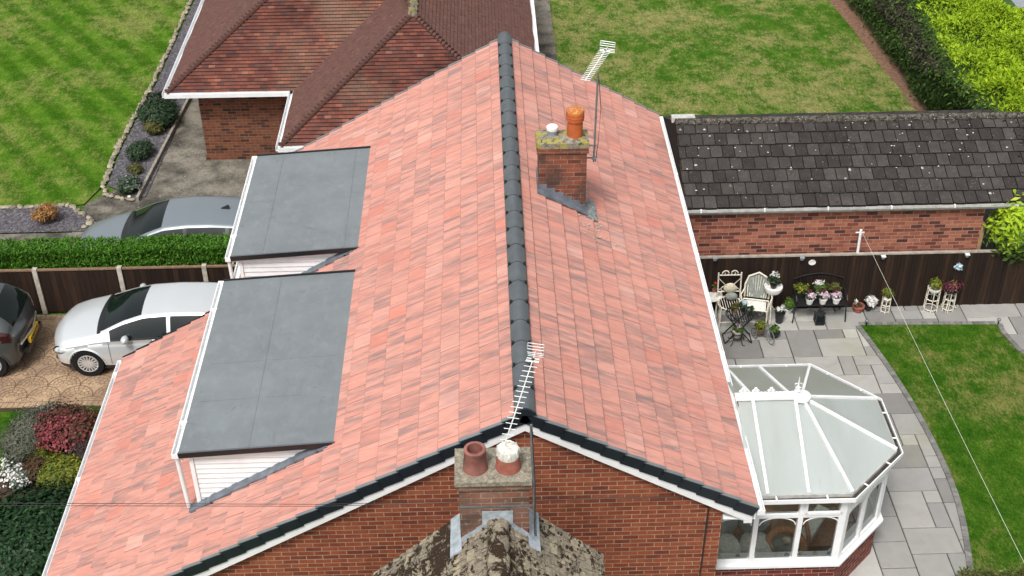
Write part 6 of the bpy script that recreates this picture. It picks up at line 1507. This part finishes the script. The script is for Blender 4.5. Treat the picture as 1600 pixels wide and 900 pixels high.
def bench():
    x0, x1, y, z = 5.74, 6.76, 8.08, PZ; C = thing('garden_bench', 'black metal bench against the fence loaded with flower pots', 'bench', (6.25, y, z))
    m = MB(); 
    for k in range(8): m.bar((x0, y-.2+k*.052, z+.42), (x1, y-.2+k*.052, z+.42), .035, .014)
    m.build('seat', 'iron_black', C)
    m = MB(); m.tube([(x0, y+.2, z+.42), (x0, y+.24, z+.78), (x0+.25, y+.25, z+.86), ((x0+x1)/2, y+.25, z+.9), (x1-.25, y+.25, z+.86), (x1, y+.24, z+.78), (x1, y+.2, z+.42)], .013, 7)
    for k in range(1, 14): f = k/14; m.tube([(x0+(x1-x0)*f, y+.2, z+.44), (x0+(x1-x0)*f, y+.245, z+.84)], .006, 5)
    m.build('backrest', 'iron_black', C)
    for xx in (x0, x1):
        for yy in (-.2, .2): m = MB(); m.tube([(xx, y+yy, z+.42), (xx+(.03 if xx == x1 else -.03), y+yy*1.1, z)], .014, 7); m.build('leg', 'iron_black', C)
        m = MB(); m.tube([(xx, y+.22, z+.62), (xx, y-.15, z+.62), (xx, y-.22, z+.55), (xx, y-.2, z+.42)], .013, 7); m.build('armrest', 'iron_black', C)
    labs = ('white pot of pink flowers at the left end of the bench', 'white pot of pale pink flowers in the middle of the bench', 'white pot of pink flowers at the right end of the bench')
    for k, (u, lab) in enumerate(zip((1261, 1284, 1307), labs)):
        xx = x0+.28+k*.27+ (0.0); t = thing('flower_pot', lab, 'potted plant', (xx, y-.12, z+.428), group='white flower pots on the black bench')
        m = MB(); m.lathe([(.06, 0), (.085, .13), (.09, .13), (.09, .11), (.0, .11)], (xx, y-.14, z+.43), 16); m.build('pot', 'pot_white', t, True)
        foliage_on(t, (xx, y-.14, z+.62), (.11, .08, .07), 180, .05, 'leaf_dark'); foliage_on(t, (xx, y-.16, z+.64), (.13, .09, .08), 150, .055, 'petal_pink', 'blooms'); foliage_on(t, (xx-.03, y-.1, z+.70), (.06, .05, .03), 50, .05, 'leaf_purple', 'centre_blooms')
    for xx, lab, mt, top in ((x0+.14, 'olive leaved plant at the back left of the bench', 'leaf_yellow', None), (x0+.52, 'tall plant with white round blooms at the back of the bench', 'leaf_green', 'petal_white'), (x0+.85, 'bronze green grassy plant at the back right of the bench', 'leaf_olive', None)):
        t = thing('potted_plant', lab, 'potted plant', (xx, y+.08, z+.428)); m = MB(); m.lathe([(.06, 0), (.085, .12)], (xx, y+.08, z+.43), 14); m.build('pot', 'pot_black', t); foliage_on(t, (xx, y+.08, z+.66), (.15, .1, .12), 320, .07, mt)
        if top: foliage_on(t, (xx, y+.06, z+.80), (.14, .06, .06), 60, .065, top, 'blooms')
bench()
def lantern():
    x, y, z = g3(1279, 505); C = thing('lantern', 'black four sided lantern standing in front of the bench', 'lantern', (x, y, z)); r = .085
    m = MB(); m.box((x-r, y-r, z), (x+r, y+r, z+.03)); m.build('base', 'pot_black', C)
    for sx in (-1, 1):
        for sy in (-1, 1): m = MB(); m.box((x+sx*r-.01, y+sy*r-.01, z+.03), (x+sx*r+.01, y+sy*r+.01, z+.24)); m.build('corner_post', 'pot_black', C)
    m = MB(); m.box((x-r+.012, y-r+.012, z+.03), (x+r-.012, y+r-.012, z+.235)); m.build('glass', 'car_glass', C)
    m = MB(); m.lathe([(r*1.5, .24), (r*.75, .31), (r*.5, .31), (r*.4, .35)], (x, y, z), 4); m.build('roof', 'pot_black', C); m = MB(); m.tube(ring_pts(x, y, z+.39, .04, 14, 'x'), .006, 5, closed=True); m.build('handle', 'pot_black', C)
lantern()
def trike():
    x, y, z = 4.98, 7.35, PZ; C = thing('tricycle_planter', 'rusty wire tricycle planter with yellow green plant', 'planter', (x, y, z))
    for cx, cy, r in ((x+.14, y-.14, .15), (x-.14, y+.06, .1), (x+.06, y+.1, .1)):
        m = MB(); rr = [(cx+r*.35*math.cos(a)*1, cy+r*.94*math.cos(a)*-1, z+r+.012+r*math.sin(a)) for a in [2*math.pi*k/20 for k in range(20)]]; m.tube(rr, .009, 6, closed=True)
        for k in range(6): p = rr[k*3]; m.tube([(cx, cy, z+r+.012), p], .004, 4)
        m.build('wheel', 'mast_grey', C)
    m = MB(); m.tube([(x+.14, y-.14, z+.16), (x+.10, y-.05, z+.36), (x, y+.05, z+.22), (x-.14, y+.06, z+.11)], .009, 6); m.tube([(x+.04, y-.09, z+.38), (x+.17, y-.02, z+.38)], .009, 6); m.tube([(x-.14, y+.06, z+.11), (x+.06, y+.1, z+.11)], .009, 6); m.build('frame', 'mast_grey', C)
    m = MB(); m.lathe([(.07, .12), (.11, .24)], (x-.04, y+.07, z), 14); m.build('basket', 'wood_worn', C); foliage_on(C, (x-.04, y+.07, z+.33), (.13, .11, .10), 260, .07, 'leaf_yellow', 'plant')
trike()
def wire_stand():
    x, y, z = g3(1150, 535); C = thing('potted_plant', 'white flowered plant in a pale pot on a curly black wire stand', 'potted plant', (x, y, z)); m = MB(); m.tube(ring_pts(x, y, z+.25, .11, 16), .009, 6, closed=True)
    for k in range(4): a = k*1.571+.785; m.tube([(x+.11*math.cos(a), y+.11*math.sin(a), z+.30), (x+.10*math.cos(a), y+.10*math.sin(a), z+.12), (x+.17*math.cos(a), y+.17*math.sin(a), z+.0), (x+.2*math.cos(a), y+.2*math.sin(a), z+.04)], .008, 6)
    m.build('stand', 'iron_black', C); m = MB(); m.lathe([(.075, .16), (.1, .29), (.1, .28), (0, .27)], (x, y, z), 16); m.build('pot', 'concrete_post', C, True)
    foliage_on(C, (x, y, z+.36), (.12, .11, .07), 260, .06, 'leaf_green'); foliage_on(C, (x-.01, y, z+.42), (.08, .07, .03), 45, .05, 'petal_pink', 'blooms')
wire_stand()
for (u, v), lab in (((1353, 510), 'little black stake light at the left corner of the lawn'), ((1559, 508), 'little black stake light at the right corner of the lawn')):
    x, y, z = g3(u, v); t = thing('stake_light', lab, 'light', (x, y, PZ), group='stake lights on the lawn edge'); m = MB(); m.tube([(x, y, PZ), (x, y, PZ+.13)], .012, 6); m.build('stake', 'iron_black', t); m = MB(); m.lathe([(.035, .12), (.04, .15), (.02, .17)], (x, y, PZ), 12); m.build('lamp_head', 'mast_grey', t)
